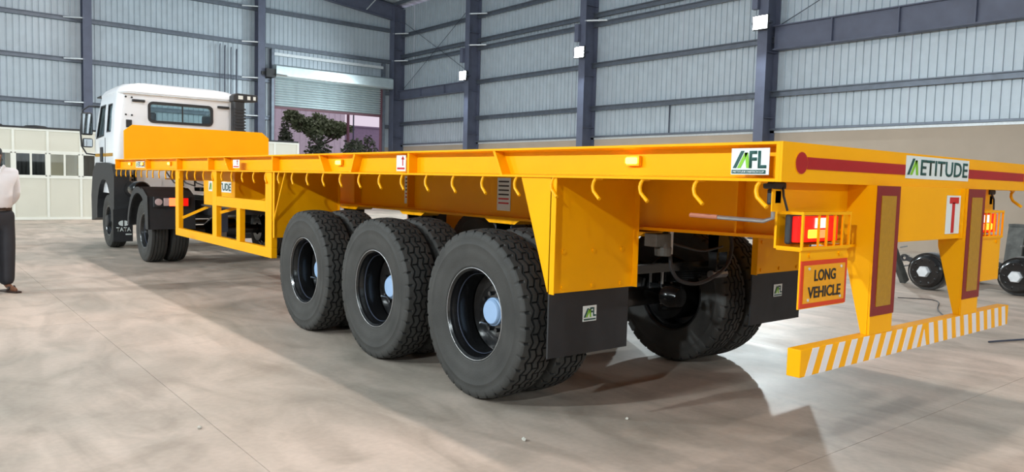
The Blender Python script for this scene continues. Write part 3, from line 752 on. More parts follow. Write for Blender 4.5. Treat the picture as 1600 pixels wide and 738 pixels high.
# rope hooks
def hook_mesh(s):
    b = B(); pts = []
    for k in range(7):
        t = math.radians(90 + 150 * k / 6)
        pts.append((s * (DW - .03 + .035 * math.sin(t) * .2), 0, DB - .045 + .045 * math.sin(t)))
    # J-hook hanging in the length direction: down, then kicked back
    pts = [(0, .0, .0), (0, .012, -.018), (0, .014, -.04), (0, .004, -.066), (0, -.028, -.092), (0, -.05, -.108)]
    pts = [(-s * .05, .0, 0.004), (-s * .0, .0, .0)] + [(s * .004 * i, p[1], p[2]) for i, p in enumerate(pts[1:])]
    return b.tube(pts, .0095, 8)
hk = {}
for s in (-1, 1):
    for k in range(38):
        p = (s * ((DW if s < 0 else DWR) - .012), .11 + .333 * k, DB - .002)
        if s not in hk:
            b = hook_mesh(s); b.v = [tuple(Vector(v) + Vector(p)) for v in b.v]; hk[s] = b.obj('rope_hook', YEL, tl, at=p, smooth='auto')
        else: copy(hk[s], tl, p)
# headboard with chamfered corners
hb = B().prism([(-1.25, DH - .03), (-1.25, 2.12), (-1.12, 2.225), (1.12, 2.225), (1.25, 2.12), (1.25, DH - .03)], 'y', DL - .07, DL - .03).obj('headboard', YEL, tl, bevel=.004)
for x in (-.9, -.3, .3, .9): B().box(x - .03, x + .03, DL - .03, DL + .02, DH - .03, 2.2).obj('upright', YEL, hb)
# side marker lamps
for s in (-1, 1):
    for y in (.885, 4.23, 7.03, 9.43, 10.9, 11.7):
        x = s * ((DW if s < 0 else DWR) - .07)
        ml = B().box(min(x, x + s * .02), max(x, x + s * .02), y - .045, y + .045, 1.53, 1.58).obj('marker_lamp', AMBERPL, tl, at=(x, y, 1.55))
        big = y in (.885, 4.23)
        B().box(min(x + s * .015, x + s * .04), max(x + s * .015, x + s * .04), y - (.035 if big else .02), y + (.035 if big else .02), 1.538, 1.572).obj('lens', AMBH, ml, at=(x, y, 1.55), bevel=.008)
# ------- logo stickers
def logo_m(parent, org, R, U, h, name='logo_mark', xs=1.25):
    """two slanted strokes: dark green and light green, height h, left edge at org (bottom left)"""
    org, R, U = Vector(org), Vector(R), Vector(U); N = R.cross(U)
    def poly(pts, m):
        b = B(); k = len(pts); v = [org + R * p[0] * h * xs + U * p[1] * h for p in pts]
        b.v = [tuple(q + N * .0016) for q in v] + [tuple(q) for q in v]
        b.f = [tuple(range(k)), tuple(reversed(range(k, 2 * k)))] + [(i, k + i, k + (i + 1) % k, (i + 1) % k) for i in range(k)]
        b.obj(name, m, parent)
    poly([(0, 0), (.42, 1), (.6, 1), (.18, 0)], DGREEN)
    poly([(.24, 0), (.62, .9), (.80, .9), (.42, 0)], LGREEN)
    poly([(.62, .9), (.80, .9), (.92, 0), (.74, 0)], LGREEN)
def sticker(parent, c, R, U, w, h, m=STW, name='sticker', t=.002, label=None):
    c, R, U = Vector(c), Vector(R), Vector(U); N = R.cross(U); b = B()
    q = [c - R * w / 2 - U * h / 2, c + R * w / 2 - U * h / 2, c + R * w / 2 + U * h / 2, c - R * w / 2 + U * h / 2]
    b.v = [tuple(p + N * t) for p in q] + [tuple(p) for p in q]
    b.f = [(0, 1, 2, 3), (7, 6, 5, 4)] + [(i, 4 + i, 4 + (i + 1) % 4, (i + 1) % 4) for i in range(4)]
    return b.obj(name, m, parent, label=label)
SIDE = ((0, -1, 0), (0, 0, 1))          # reading direction on the left side (-x face)
REAR = ((1, 0, 0), (0, 0, 1))           # reading direction on a rear face
# square MFL sticker at the tail of the side rail
xs_ = -DW + .004
# it sits proud of the channel on the flange edges
st = sticker(tl, (xs_ - .004, .155, 1.547), *SIDE, .19, .115, label='white MFL sticker with green strokes')
logo_m(st, (xs_ - .0065, .155 + .085, 1.518), *SIDE, .075)
text('lettering', 'FL', DGREEN, st, (xs_ - .0075, .115, 1.555), .075, *SIDE, width=.085, weight=.02)
bar_ = sticker(st, (xs_ - .006, .16, 1.502), *SIDE, .17, .016, DGREEN, 'underline')
text('lettering', 'METITUDE FABTECH LLP', STW, st, (xs_ - .0085, .16, 1.502), .008, *SIDE, width=.155)
# METITUDE sticker on the tail
st = sticker(tl, (.165, -.0005, 1.562), *REAR, .80, .118, label='white METITUDE sticker across the tail beam')
logo_m(st, (-.22, -.0025, 1.522), *REAR, .085, xs=1.65)
text('lettering', 'ETITUDE', DGREEN, st, (.24, -.0035, 1.563), .083, *REAR, width=.61, weight=.015)
# red dots and stripes
for s in (-1, 1):
    xd = -1.228 if s < 0 else 1.513
    d = B().lathe([(-.004, 0), (-.004, .047), (0, .047)], 'y', (xd, 0, 1.545), 32).obj('red_reflector', RED, tl)
    B().lathe([(-.003, .047), (-.003, .0495), (0, .0495)], 'y', (xd, 0, 1.545), 32).obj('reflector_rim', AMBERPL, d)
    a, c = ((-1.18, -.24) if s < 0 else (.57, 1.46))
    B().box(a, c, -.003, 0, 1.520, 1.572).obj('red_stripe', RED, tl)
# T board on the centre plate
cp = B().box(-.36, .47, -.012, .002, 1.175, DB).obj('centre_plate', YEL, tl, bevel=.003)
B().box(.455, .47, -.03, -.0, 1.175, DB).obj('fold', YEL, cp)
tb = sticker(cp, (.355, -.013, 1.312), *REAR, .185, .215, label='white board with a red letter T')
for q in ((.358, 1.392, .12, .035), (.352, 1.295, .035, .17)): sticker(tb, (q[0], -.0155, q[1]), *REAR, q[2], q[3], REDP, 'letter_stroke')
# small beam stickers (weight label, arrow)
def arrow_sticker(y, w, h):
    x = -DW - .001; st = sticker(tl, (x, y, 1.545), *SIDE, w, h, label='white label with a red arrow')
    sticker(st, (x - .0025, y - w * .2, 1.555), *SIDE, .012, h * .5, REDP, 'arrow_shaft')
    b = B(); b.prism([(y - w * .2 + .022, 1.555 + h * .15), (y - w * .2 - .022, 1.555 + h * .15), (y - w * .2, 1.555 + h * .38)], 'x', x - .0045, x - .002); b.obj('arrow_head', REDP, st)
    sticker(st, (x - .0025, y, 1.545 - h * .33), *SIDE, w * .8, h * .12, REDP, 'caption_bar')
arrow_sticker(3.105, .13, .115); arrow_sticker(6.6, .2, .09)
st = sticker(tl, (-DW + .07, 11.1, 1.545), *SIDE, .55, .10, label='white METITUDE sticker near the headboard')
logo_m(st, (-DW + .068, 11.1 + .25, 1.51), *SIDE, .07)
text('lettering', 'ETITUDE', DGREEN, st, (-DW + .066, 11.03, 1.545), .07, *SIDE, width=.40, weight=.02)
for y, lean in ((4.38, .0), (2.95, .0)):          # striped labels on the main beam web
    x = -.528; st = sticker(tl, (x - .08 if False else x, y, 1.33), *SIDE, .17, .26, STW, label='white instruction label on the beam')
    for k in range(6): sticker(st, (x - .003, y, 1.43 - k * .034), *SIDE, .13, .012, BLACKP if k < 4 else REDP, 'print_line')
# ------- mud guards: cross plates, gussets, flaps
for s in (-1, 1):
    for y, fwd in ((1.46, 1), (5.6, -1)):
        xo, xi_ = s * (DW - .012), s * .66
        g = B().box(min(xo, xi_), max(xo, xi_), y - .004, y + .004, .79 if fwd > 0 else .81, DB).obj('mudguard_plate', YEL, tl, at=(xo, y, DB))
        # folded outer and inner edges
        B().box(min(xo, xo - s * .006), max(xo, xo - s * .006), y - .045, y + .004, .79 if fwd > 0 else .81, DB).obj('edge_fold', YEL, g)
        B().box(min(xi_, xi_ - s * .006), max(xi_, xi_ - s * .006), y - .045, y + .004, .79 if fwd > 0 else .81, DB).obj('edge_fold', YEL, g)
        if fwd > 0:
            B().prism([(y, DB), (y + .27, DB), (y + .01, .80), (y, .80)], 'x', xo, xo - s * .01).obj('gusset', YEL, g)
            for bx in (.15, .5, .85):
                for bz in (.82, 1.03):
                    X0 = xo + (xi_ - xo) * bx; B().tube([(X0, y - .004, bz), (X0, y - .014, bz)], .014, 6).obj('bolt', YEL, g)
            fl = B().box(min(xo, xi_) + .015, max(xo, xi_) - .015, y + .006, y + .018, .405, .83).obj('mud_flap', FLAP, g)
        else:
            B().bar((xo - s * .01, y - .30, DB), (xo - s * .01, y - .02, .98), .016, .016).obj('stay', YEL, g)
            B().box(min(xo, xi_), max(xo, xi_), y - .010, y - .004, .81, .98).obj('stiffening_band', YEL, g)
    # flap logo stickers belong to the rear flaps
    cx = s * 1.02; fp = sticker(tl, (cx, 1.462, .648), *REAR, .115, .095, label='small white MFL sticker on the mud flap')
    logo_m(fp, (cx - .05, 1.4595, .625), *REAR, .055)
    text('lettering', 'FL', DGREEN, fp, (cx + .028, 1.459, .656), .055, *REAR, width=.05, weight=.02)
    sticker(fp, (cx, 1.4595, .612), *REAR, .10, .008, DGREEN, 'underline')
# ------- side guards
for s in (-1, 1):
    x = s * (DW - .04); W2 = .045
    sg = B().box(x - .03, x + .03, 5.62, 8.98, .6, .70).obj('side_guard', YEL, tl, bevel=.004, label='open yellow side guard frame')
    for y0, y1, z0, z1 in ((8.83, 8.98, .7, DB), (7.30, 7.45, .7, DB), (5.62, 5.79, .7, DB), (6.52, 6.63, .7, 1.06)):
        B().box(x - .03, x + .03, y0, y1, z0, z1).obj('post', YEL, sg, bevel=.004)
    B().box(x - .03, x + .03, 5.79, 7.30, 1.06, 1.17).obj('mid_rail', YEL, sg, bevel=.004)
    for p, q in (((x, 8.75, .84), (s * .6, 8.3, 1.25)), ((x - s * .02, 7.3, .98), (s * .56, 6.7, 1.28)), ((x - s * .02, 5.85, .9), (s * .56, 5.95, 1.25))):
        B().bar(p, q, .035, .035).obj('brace', YEL, sg)
# ------- tool box
for s in (-1,):
    tb = B().prism([(7.45, 1.02), (8.63, 1.02), (8.66, DB), (7.45, DB)], 'x', -1.1, -.55).obj('tool_box', YEL, tl, bevel=.006)
    st = sticker(tb, (-1.101, 8.0, 1.27), *SIDE, .86, .13, label='white METITUDE sticker on the tool box')
    logo_m(st, (-1.1035, 8.0 + .40, 1.225), *SIDE, .09)
    text('lettering', 'ETITUDE', DGREEN, st, (-1.1045, 7.89, 1.27), .09, *SIDE, width=.62, weight=.02)
    B().box(-1.12, -.53, 7.43, 8.68, 1.005, 1.025).obj('bottom_lip', BLKM, tb)
# ------- landing gear
for s in (-1, 1):
    lg = B().box(s * .72 - .06, s * .72 + .06, 9.0, 9.12, .62, 1.46).obj('landing_leg', DSTEEL, tl, bevel=.005)
    B().box(s * .72 - .045, s * .72 + .045, 9.015, 9.105, .54, .62).obj('inner_leg', STEEL, lg); B().box(s * .72 - .12, s * .72 + .12, 8.94, 9.18, .51, .54).obj('foot', DSTEEL, lg)
B().tube([(-.7, 9.06, 1.0), (.7, 9.06, 1.0)], .022, 10).obj('landing_shaft', DSTEEL, tl)
# ------- axles, springs, brakes
AY = [2.2, 3.536, 4.872]; WR = .56
OX, IX = 1.235, .905
for i, y in enumerate(AY):
    ax = B().box(-.66, .66, y - .065, y + .065, WR - .065, WR + .065).obj('axle', BLK, tl, at=(0, y, WR), bevel=.008)
    for s in (-1, 1):
        B().tube([(s * .6, y, WR), (s * 1.18, y, WR)], .07, 20).obj('spindle', BLK, ax, smooth='auto')
        B().lathe([(.0, .07), (.0, .2), (.03, .21), (.2, .205), (.2, .07)], 'x', (s * .75 if s > 0 else -.95, y, WR), 36).obj('brake_drum', BLK, ax, smooth='auto')
        # brake chamber + slack adjuster
        B().lathe([(0, 0), (0, .07), (.06, .085), (.09, .09), (.15, .075), (.17, 0)], 'y', (s * .36, y - .33, WR + .02), 24).obj('brake_chamber', BLK, ax, smooth='auto')
        B().bar((s * .36, y - .18, WR + .02), (s * .52, y - .02, WR - .06), .03, .05).obj('slack_adjuster', RUST, ax)
        B().tube([(s * .4, y - .1, WR - .1), (s * .78, y - .1, WR - .1)], .022, 10).obj('cam_shaft', BLK, ax)
    for s in (-1, 1):
        sp = B()
        for k in range(7):
            L = .58 - .055 * k; z0 = WR + .15 + .013 * (7 - k) - .06
            pts = []
            sp.prism([(y - L, z0 + .10 * (L / .58) ** 2), (y, z0), (y + L, z0 + .10 * (L / .58) ** 2), (y + L, z0 + .012 + .10 * (L / .58) ** 2), (y, z0 + .012), (y - L, z0 + .012 + .10 * (L / .58) ** 2)], 'x', s * .52 - .045, s * .52 + .045)
        lsp = sp.obj('leaf_spring', BLK, tl)
        B().box(s * .52 - .07, s * .52 + .07, y - .08, y + .08, WR + .065, WR + .09).box(s * .52 - .07, s * .52 + .07, y - .08, y + .08, WR + .2, WR + .225).obj('clamp_plate', BLK, lsp)
        for dy in (-.06, .06):
            for dx in (-.06, .06): B().tube([(s * .52 + dx, y + dy, WR - .07), (s * .52 + dx, y + dy, WR + .24)], .011, 8).obj('u_bolt', STEEL, lsp)
for s in (-1, 1):
    for y in (1.66, 2.87, 4.2, 5.5):
        q_ = .5 if y < 2 else 1.0
        zl = .80 if y < 2 else .72
        hg = B().prism([(y - .1 * q_, 1.105), (y + .1 * q_, 1.105), (y + .06 * q_, zl), (y - .06 * q_, zl)], 'x', s * .52 - .07, s * .52 - .055)
        hg.prism([(y - .1 * q_, 1.105), (y + .1 * q_, 1.105), (y + .06 * q_, zl), (y - .06 * q_, zl)], 'x', s * .52 + .055, s * .52 + .07)
        hg.box(s * .52 - .07, s * .52 + .07, y - .1 * q_, y + .1 * q_, 1.09, 1.105).box(s * .52 - .07, s * .52 + .07, y - .09 * q_, y + .09 * q_, .95, 1.09)
        hgo = hg.obj('spring_hanger', DSTEEL if y > 2 else BLK, tl)
        B().tube([(s * .52 - .09, y, .78), (s * .52 + .09, y, .78)], .03, 10).obj('hanger_pin', STEEL, hgo)
# air tank, valve and hoses at the tail
vb = B().box(-.62, -.48, 1.30, 1.40, 1.05, 1.13).lathe([(0, 0), (0, .05), (.05, .055), (.09, .03), (.09, 0)], 'z', (-.52, 1.33, .99), 16).obj('relay_valve', RUST, tl, bevel=.004)
B().tube([(-.46, 1.32, 1.15), (-.46, 1.32, 1.0)], .016, 10).obj('valve_fitting', STEEL, vb)
B().tube(catmull([(-.46, 1.32, 1.0), (-.45, 1.31, .9), (-.36, 1.3, .82), (-.15, 1.3, .80), (.12, 1.32, .88), (.22, 1.34, 1.0), (.22, 1.36, 1.15)]), .012, 10).obj('air_hose', FLAP, tl, smooth=True)
B().tube(catmull([(-.48, 1.36, 1.08), (-.3, 1.36, 1.04), (-.05, 1.38, 1.0), (.2, 1.4, 1.02)]), .008, 8).obj('air_hose', FLAP, tl, smooth=True)
B().box(-.75, .75, 1.82, 1.88, .80, .86).obj('cross_tube', BLK, tl)
for k, (xa, ya) in enumerate(((-.52, 3.1), (-.4, 3.0), (-.3, 4.5))):
    B().tube([(xa, ya, 1.12), (xa + .05, ya - .1, .95), (xa + .1, ya - .3, .8), (xa + .02, ya - .45, .62)], .012, 8).obj('brake_hose', FLAP, tl, smooth=True)
# wheels
first = {}
for y in AY:
    for s in (-1, 1):
        for outer in (True, False):
            p = ((-(OX if outer else IX)) if s < 0 else ((OX if outer else IX) - .15), y, WR)
            if outer not in first: first[outer] = make_wheel(tl, p, 'wheel', WR, .302, .142, 'block', outer, disc=.10)
            else: copy_tree(first[outer], tl, p, 0.0 if s < 0 else PI)
# every wheel stands at its own turn
# ------- tail: legs, reflective panels, bumper bar
for s in (-1, 1):
    cx = -.50 if s < 0 else .59
    leg = B().prism([(cx - .12, DB), (cx + .12, DB), (cx + .115, .733), (cx - .115, .733)], 'y', -.045, -.033).obj('bumper_leg', YEL, tl)
    for e in (-1, 1):
        B().prism([(-.033, DB), (.12, DB), (.10, 1.12), (-.005, .733), (-.0325, .733)], 'x', cx + e * .112 - .006, cx + e * .112 + .006).obj('leg_web', YEL, leg)
    rp = B().box(cx - .12, cx + .12, -.049, -.045, .825, DB - .002).obj('reflective_panel', MAROON, leg)
    B().box(cx - .075, cx + .075, -.052, -.049, .87, DB - .05).obj('gold_field', GOLD, rp)
B().box(-.39 + .03, .39 + .06, .02, .05, 1.3, DB).obj('tail_brace', YEL, tl)
bb = B().box(-1.225, 1.225, -.045, .02, .608, .732).obj('bumper_bar', YEL, tl, bevel=.003)
pitch = .1165; sw = .055; sl = .055
for k in range(10):
    for s in (-1, 1):
        x0 = 1.185 - k * pitch
        if s > 0: pts = [(x0, .61), (x0 - sw, .61), (x0 - sw - sl * .5, .73), (x0 - sl * .5, .73)]
        else: pts = [(x0, .61), (x0 - sw, .61), (x0 - sw - sl, .73), (x0 - sl, .73)]
        B().prism([(s * a, z) for a, z in pts], 'y', -.0475, -.045).obj('white_stripe', STRIPEW, bb)
B().prism([(-.03, .61), (.035, .61), (.0, .70)], 'y', -.0475, -.045).obj('white_stripe', STRIPEW, bb)
# ------- tail lamps in cages with warning plates
for s in (-1, 1):
    c = -.99 if s < 0 else .94
    x0, x1 = c - .21, c + .21
    lamp = B().box(x0 + .005, x1 - .04, .055, .085, 1.185, 1.32).obj('tail_lamp', BLKM, tl, bevel=.01)
    m1 = (lambda a_, b_: (a_, b_)) if s < 0 else (lambda a_, b_: (2 * c - b_, 2 * c - a_))
    for a_, b_, z0, z1, yq, m_ in ((x0 + .02, x1 - .055, 1.195, 1.312, .024, REDL), (x0 + .10, x0 + .19, 1.212, 1.252, .018, AMBL), (x0 + .19, x0 + .25, 1.212, 1.25, .018, REDH)):
        a_, b_ = m1(a_, b_); B().box(a_, b_, yq, .058, z0, z1).obj('lens', m_, lamp, bevel=.006)
    a_, b_ = m1(x0 + .155, x0 + .245)
    B().box(a_, b_, .018, .03, 1.258, 1.304).obj('white_lens', WHL, lamp)
    cg = B()
    w = .007
    for z in (1.17, 1.326): cg.box(x0, x1, -.01, .002, z - w, z + w); cg.box(x0 + .0005, x0 + .0115, .0025, .119, z - w + .0005, z + w - .0005); cg.box(x1 - .0115, x1 - .0005, .0025, .119, z - w + .0005, z + w - .0005)
    for x in (x0, x1 - .012):
        cg.box(x + .001, x + .011, -.009, .001, 1.1775, 1.3185); cg.box(x + .001, x + .011, .1195, .1305, 1.164, 1.332)
    cg.box(x0 + .012, x1 - .012, .1215, .1255, 1.17, 1.326); cg.box(x0 + .002, x1 - .002, -.004, .118, 1.158, 1.1625)
    cage = cg.obj('lamp_cage', YEL, lamp)
    for k in range(2, 6): B().box(x0 + k * .42 / 6 - .005, x0 + k * .42 / 6 + .005, -.008, .0, 1.17, 1.326).obj('cage_bar', YEL, lamp)
    B().box(c - .2 * 1, c + .2, .0, .008, .90, 1.16).obj('plate_carrier', YEL, lamp)
    for x in (c - .13, c + .13): B().tube([(x, .0, 1.14), (x, -.008, 1.14)], .012, 6).obj('bolt', YEL, lamp)
    B().box(min(s * .6, s * .79), max(s * .6, s * .79), .05, .1, 1.155, 1.17).obj('lamp_arm', YEL, lamp)
    if s < 0:
        wp = B().box(c - .2, c + .2, -.006, .0, .905, 1.115).obj('warning_plate', ORANGE, tl, label='amber plate reading LONG VEHICLE')
        B().box(c - .178, c + .178, -.008, -.006, .925, 1.095).obj('amber_field', AMBERPL, wp)
        text('lettering', 'LONG', BLACKP, wp, (c, -.0095, 1.048), .052, *REAR, width=.185, weight=.02)
        text('lettering', 'VEHICLE', BLACKP, wp, (c, -.0095, .972), .052, *REAR, width=.285, weight=.02)
        for bx in (-.14, .14):
            for bz in (.94, 1.08): B().tube([(c + bx, -.008, bz), (c + bx, -.012, bz)], .007, 6).obj('rivet', GALV, wp)
# twist lock with bent handle at each tail corner
for s in (-1, 1):
    tk = B().box(min(s * 1.18, s * 1.28), max(s * 1.18, s * 1.28), .09, .15, 1.43, DB).box(min(s * 1.2, s * 1.26), max(s * 1.2, s * 1.26), .1, .14, 1.36, 1.43).obj('twist_lock', BLKM, tl, bevel=.008)
    B().tube([(s * 1.23, .12, 1.36), (s * 1.235, .12, 1.30), (s * 1.24, .16, 1.285), (s * 1.25, .45, 1.29)], .010, 8).obj('lock_handle', STEEL, tk, smooth='auto')
    B().tube([(s * 1.25, .4, 1.29), (s * 1.25, .56, 1.292)], .011, 8).obj('handle_grip', PINKROD, tk)
    B().tube([(s * 1.2, .1, DB), (s * 1.22, .08, 1.40), (s * 1.2, .07, 1.335)], .006, 6).obj('lamp_wire', FLAP, tl)
B().box(-DW + .1, -.6, .10, .106, 1.33, DB).obj('tail_panel', YEL, tl)
B().box(.6, DW - .1, .10, .106, 1.33, DB).obj('tail_panel', YEL, tl)

# ================================================================== THE TRUCK
tk = empty('truck', (0, 13, 0), 'white cab tractor truck coupled to the yellow trailer', 'truck')
def cab_rings():
    """(z, half width, y back, y front, corner radius)"""
    return [(1.02, 1.17, 13.46, 15.32, .10), (1.5, 1.19, 13.45, 15.36, .12), (2.05, 1.19, 13.45, 15.32, .14), (2.5, 1.155, 13.45, 15.18, .15), (2.83, 1.12, 13.46, 15.0, .16),
            (2.87, 1.13, 13.43, 15.0, .18), (2.95, 1.08, 13.50, 14.92, .2), (3.03, .97, 13.60, 14.75, .2), (3.075, .75, 13.85, 14.5, .18), (3.09, .3, 14.05, 14.3, .08)]
def cab_shell():
    b = B(); R = cab_rings(); n = None
    for z, hw, yb, yf, r in R:
        pts = rrect(-hw, hw, yb, yf, r, 6); n = len(pts)
        # bow the back panel of the roof a little: higher in the middle
        for x, y in pts: b.v.append((x, y, z + (.035 * (1 - (x / hw) ** 2) if z > 2.8 else 0)))
    k = len(R)
    for i in range(k - 1):
        for j in range(n):
            m = (j + 1) % n; b.f.append((i * n + j, i * n + m, (i + 1) * n + m, (i + 1) * n + j))
    b.f.append(tuple(reversed(range(n)))); b.f.append(tuple((k - 1) * n + j for j in range(n)))
    return b
cab = cab_shell().obj('cab_shell', WHT, tk, smooth=True)
sol = cab.modifiers.new('shell', 'SOLIDIFY'); sol.thickness = .05; sol.offset = -1
cutters = []
def cutter(b):
    o = b.obj('cut', WHT); cutters.append(o); m = cab.modifiers.new('cut', 'BOOLEAN'); m.object = o; m.operation = 'DIFFERENCE'; m.solver = 'EXACT'
RWIN = rrect(-.60, .50, 2.37, 2.70, .06, 5)
cutter(B().prism(RWIN, 'y', 13.2, 13.7))
QWIN = [(13.80, 2.16), (14.14, 2.16), (14.17, 2.66), (13.82, 2.66)]
DWIN = [(14.36, 2.10), (15.02, 2.06), (14.86, 2.66), (14.40, 2.67)]
for poly in (QWIN, DWIN): cutter(B().prism(poly, 'x', -1.4, 1.4))
cutter(B().prism(rrect(-.98, .98, 2.05, 2.80, .08, 5), 'y', 14.6, 15.8))
bpy.context.view_layer.update()
dg = bpy.context.evaluated_depsgraph_get()
nm = bpy.data.meshes.new_from_object(cab.evaluated_get(dg)); cab.modifiers.clear(); cab.data = nm
for c in cutters: bpy.data.objects.remove(c)
e = cab.modifiers.new('split', 'EDGE_SPLIT'); e.split_angle = math.radians(32)
# rear window: rubber frame, panes, divider
rw = ring(B(), rrect(-.63, .54, 2.34, 2.73, .09, 5), rrect(-.585, .495, 2.385, 2.685, .05, 5), 'y', 13.43, 13.475).obj('rear_window_frame', BLKM, tk)
B().box(-.585, -.02, 13.455, 13.46, 2.39, 2.68).obj('pane', GLASSC, rw); B().box(-.02, .495, 13.465, 13.47, 2.39, 2.68).obj('pane', GLASSC, rw); B().box(-.03, -.01, 13.445, 13.47, 2.39, 2.68).obj('divider', BLKM, rw)
def xs_at(z): return 1.19 if z <= 2.05 else 1.19 - (z - 2.05) / (2.83 - 2.05) * .07
for s in (-1, 1):
    for poly, nmn in ((QWIN, 'quarter_window'), (DWIN, 'door_window')):
        b = B(); cy = sum(p[0] for p in poly) / 4; cz = sum(p[1] for p in poly) / 4
        out = [(cy + (y - cy) * 1.06, cz + (z - cz) * 1.05) for y, z in poly]; inn = [(cy + (y - cy) * .93, cz + (z - cz) * .95) for y, z in poly]
        n0 = 4
        for dx in (.004, -.03):
            for pl in (out, inn):
                for y, z in pl: b.v.append((s * (xs_at(z) + dx), y, z))
        for i in range(4):
            j = (i + 1) % 4; b.f += [(i, j, 4 + j, 4 + i), (8 + i, 12 + i, 12 + j, 8 + j), (i, 8 + i, 8 + j, j), (4 + i, 4 + j, 12 + j, 12 + i)]
        fr_ = b.obj(nmn + '_frame', BLKM, tk)
        g = B(); g.v = [(s * (xs_at(z) - .012), y, z) for y, z in inn] + [(s * (xs_at(z) - .018), y, z) for y, z in inn]
        g.f = [(0, 1, 2, 3), (7, 6, 5, 4)] + [(i, 4 + i, 4 + (i + 1) % 4, (i + 1) % 4) for i in range(4)]
        g.obj('pane', GLASSC, fr_)
    # door seam, handle, yellow tape
    B().box(min(s * 1.186, s * 1.197), max(s * 1.186, s * 1.197), 14.22, 14.235, 1.35, 2.05).obj('door_seam', BLKM, tk)
    B().box(min(s * 1.185, s * 1.215), max(s * 1.185, s * 1.215), 14.42, 14.6, 1.60, 1.88).obj('door_handle', BLKM, tk, bevel=.01)
    B().box(min(s * 1.188, s * 1.1945), max(s * 1.188, s * 1.1945), 13.6, 15.15, 1.70, 1.76).obj('reflective_tape', GOLD, tk)
    # mirrors
    mr = B().box(min(s * 1.23, s * 1.43), max(s * 1.23, s * 1.43), 15.12, 15.2, 2.12, 2.56).obj('mirror', BLKM, tk, bevel=.03)
    B().box(min(s * 1.25, s * 1.41), max(s * 1.25, s * 1.41), 15.105, 15.12, 2.15, 2.53).obj('mirror_glass', MIRR, mr)
    B().box(min(s * 1.23, s * 1.41), max(s * 1.23, s * 1.41), 15.12, 15.2, 1.88, 2.06).obj('wide_mirror', BLKM, mr, bevel=.03)
    B().box(min(s * 1.25, s * 1.39), max(s * 1.25, s * 1.39), 15.105, 15.12, 1.90, 2.04).obj('mirror_glass', MIRR, mr)
    B().tube([(s * 1.12, 15.0, 2.68), (s * 1.3, 15.12, 2.68), (s * 1.40, 15.16, 2.6), (s * 1.44, 15.18, 2.2), (s * 1.42, 15.18, 1.9), (s * 1.34, 15.18, 1.76), (s * 1.18, 15.12, 1.74)], .016, 8).obj('mirror_arm', BLKM, mr, smooth=True)
    # sun visor end, front fender arch
    arch = []
    for k in range(13):
        t = math.radians(-8 + 196 * k / 12); arch.append((14.08 + .60 * math.cos(t), .62 + .66 * math.sin(t)))
    outer = [(14.95, .56), (15.2, .9), (15.1, 1.35), (14.8, 1.58), (13.9, 1.58), (13.45, 1.56), (13.25, 1.4), (13.22, .56)]
    B().prism(arch + [(13.24, .50), (13.20, 1.36), (13.38, 1.55), (13.9, 1.585), (14.75, 1.585), (15.08, 1.4), (15.22, .95), (15.2, .45)], 'x', s * 1.0, s * 1.255).obj('front_fender', BLKM, tk)
    B().box(min(s * .86, s * .88), max(s * .86, s * .88), 13.3, 15.1, .55, 1.55).obj('wheel_arch_liner', BLKM, tk)
    B().box(min(s * .95, s * 1.27), max(s * .95, s * 1.27), 13.22, 13.235, .17, .75).obj('front_mud_flap', FLAP, tk)
    # chassis rail, steps, fuel tank
    B().box(min(s * .38, s * .45), max(s * .38, s * .45), 10.1, 15.3, .78, 1.0).obj('chassis_rail', BLKM, tk)
fl = tk
# front mud flap lettering and emblem (left side)
em = sticker(tk, (-1.1, 13.219, .50), *REAR, .001, .001, FLAP, 'flap_mark')
text('lettering', 'TATA', STW, em, (-1.1, 13.217, .39), .075, *REAR, width=.24, weight=.02)
for sgn in (-1, 1):
    pts = []
    for k in range(9):
        t = math.radians(20 + 140 * k / 8); pts.append((-1.1 + sgn * (.012 + .085 * (1 - k / 8.0) ** .5 if False else .012 + .075 * math.sin(math.radians(180 * k / 8))), .50 + .05 * math.cos(math.radians(180 * k / 8))))
    B().prism(pts, 'y', 13.216, 13.2185).obj('emblem', STW, em)
sticker(em, (-1.02, 13.218, .30), *REAR, .10, .022, STW, 'caption_bar')
# bolts, latch and strap brackets on the back panel
for x, z in ((-1.0, 2.78), (-.9, 2.775), (-1.0, 2.46), (-.9, 2.455), (-.98, 1.35), (-.9, 1.35), (-.98, 1.28), (-.9, 1.28)):
    B().tube([(x, 13.452, z), (x, 13.44, z)], .018, 8).obj('plug', BLKM, tk)
B().box(-1.0, -.9, 13.435, 13.452, 2.23, 2.37).obj('latch_recess', BLKM, tk, bevel=.01)
for x0 in (-.9, .62): B().box(x0, x0 + .22, 13.41, 13.452, 2.70, 2.745).obj('strap_bracket', BLKM, tk, bevel=.01); 
B().prism([(-1.125, 2.842), (1.125, 2.842), (1.125, 2.856), (-1.125, 2.856)], 'y', 13.422, 13.46).obj('roof_gutter', GALV, tk)
# intake snorkel behind the cab
sn = B().prism(rrect(.86, 1.08, 13.2, 13.42, .05, 3), 'z', 1.5, 2.86).obj('intake_snorkel', BLKM, tk)
for k in range(9): B().box(.855, 1.085, 13.19, 13.2, 2.2 + k * .06, 2.23 + k * .06).obj('snorkel_rib', BLKM, sn)
B().prism([(.84, 2.84), (.84, 2.95), (.9, 3.0), (1.30, 2.99), (1.32, 2.96), (1.32, 2.86), (1.08, 2.84)], 'y', 13.18, 13.42).obj('snorkel_head', BLKM, sn, bevel=.015)
for x, w in ((.98, .09), (1.14, .06), (1.25, .05)): sticker(sn, (x, 13.178, 2.92), *REAR, w, .07, STW, 'white_label')
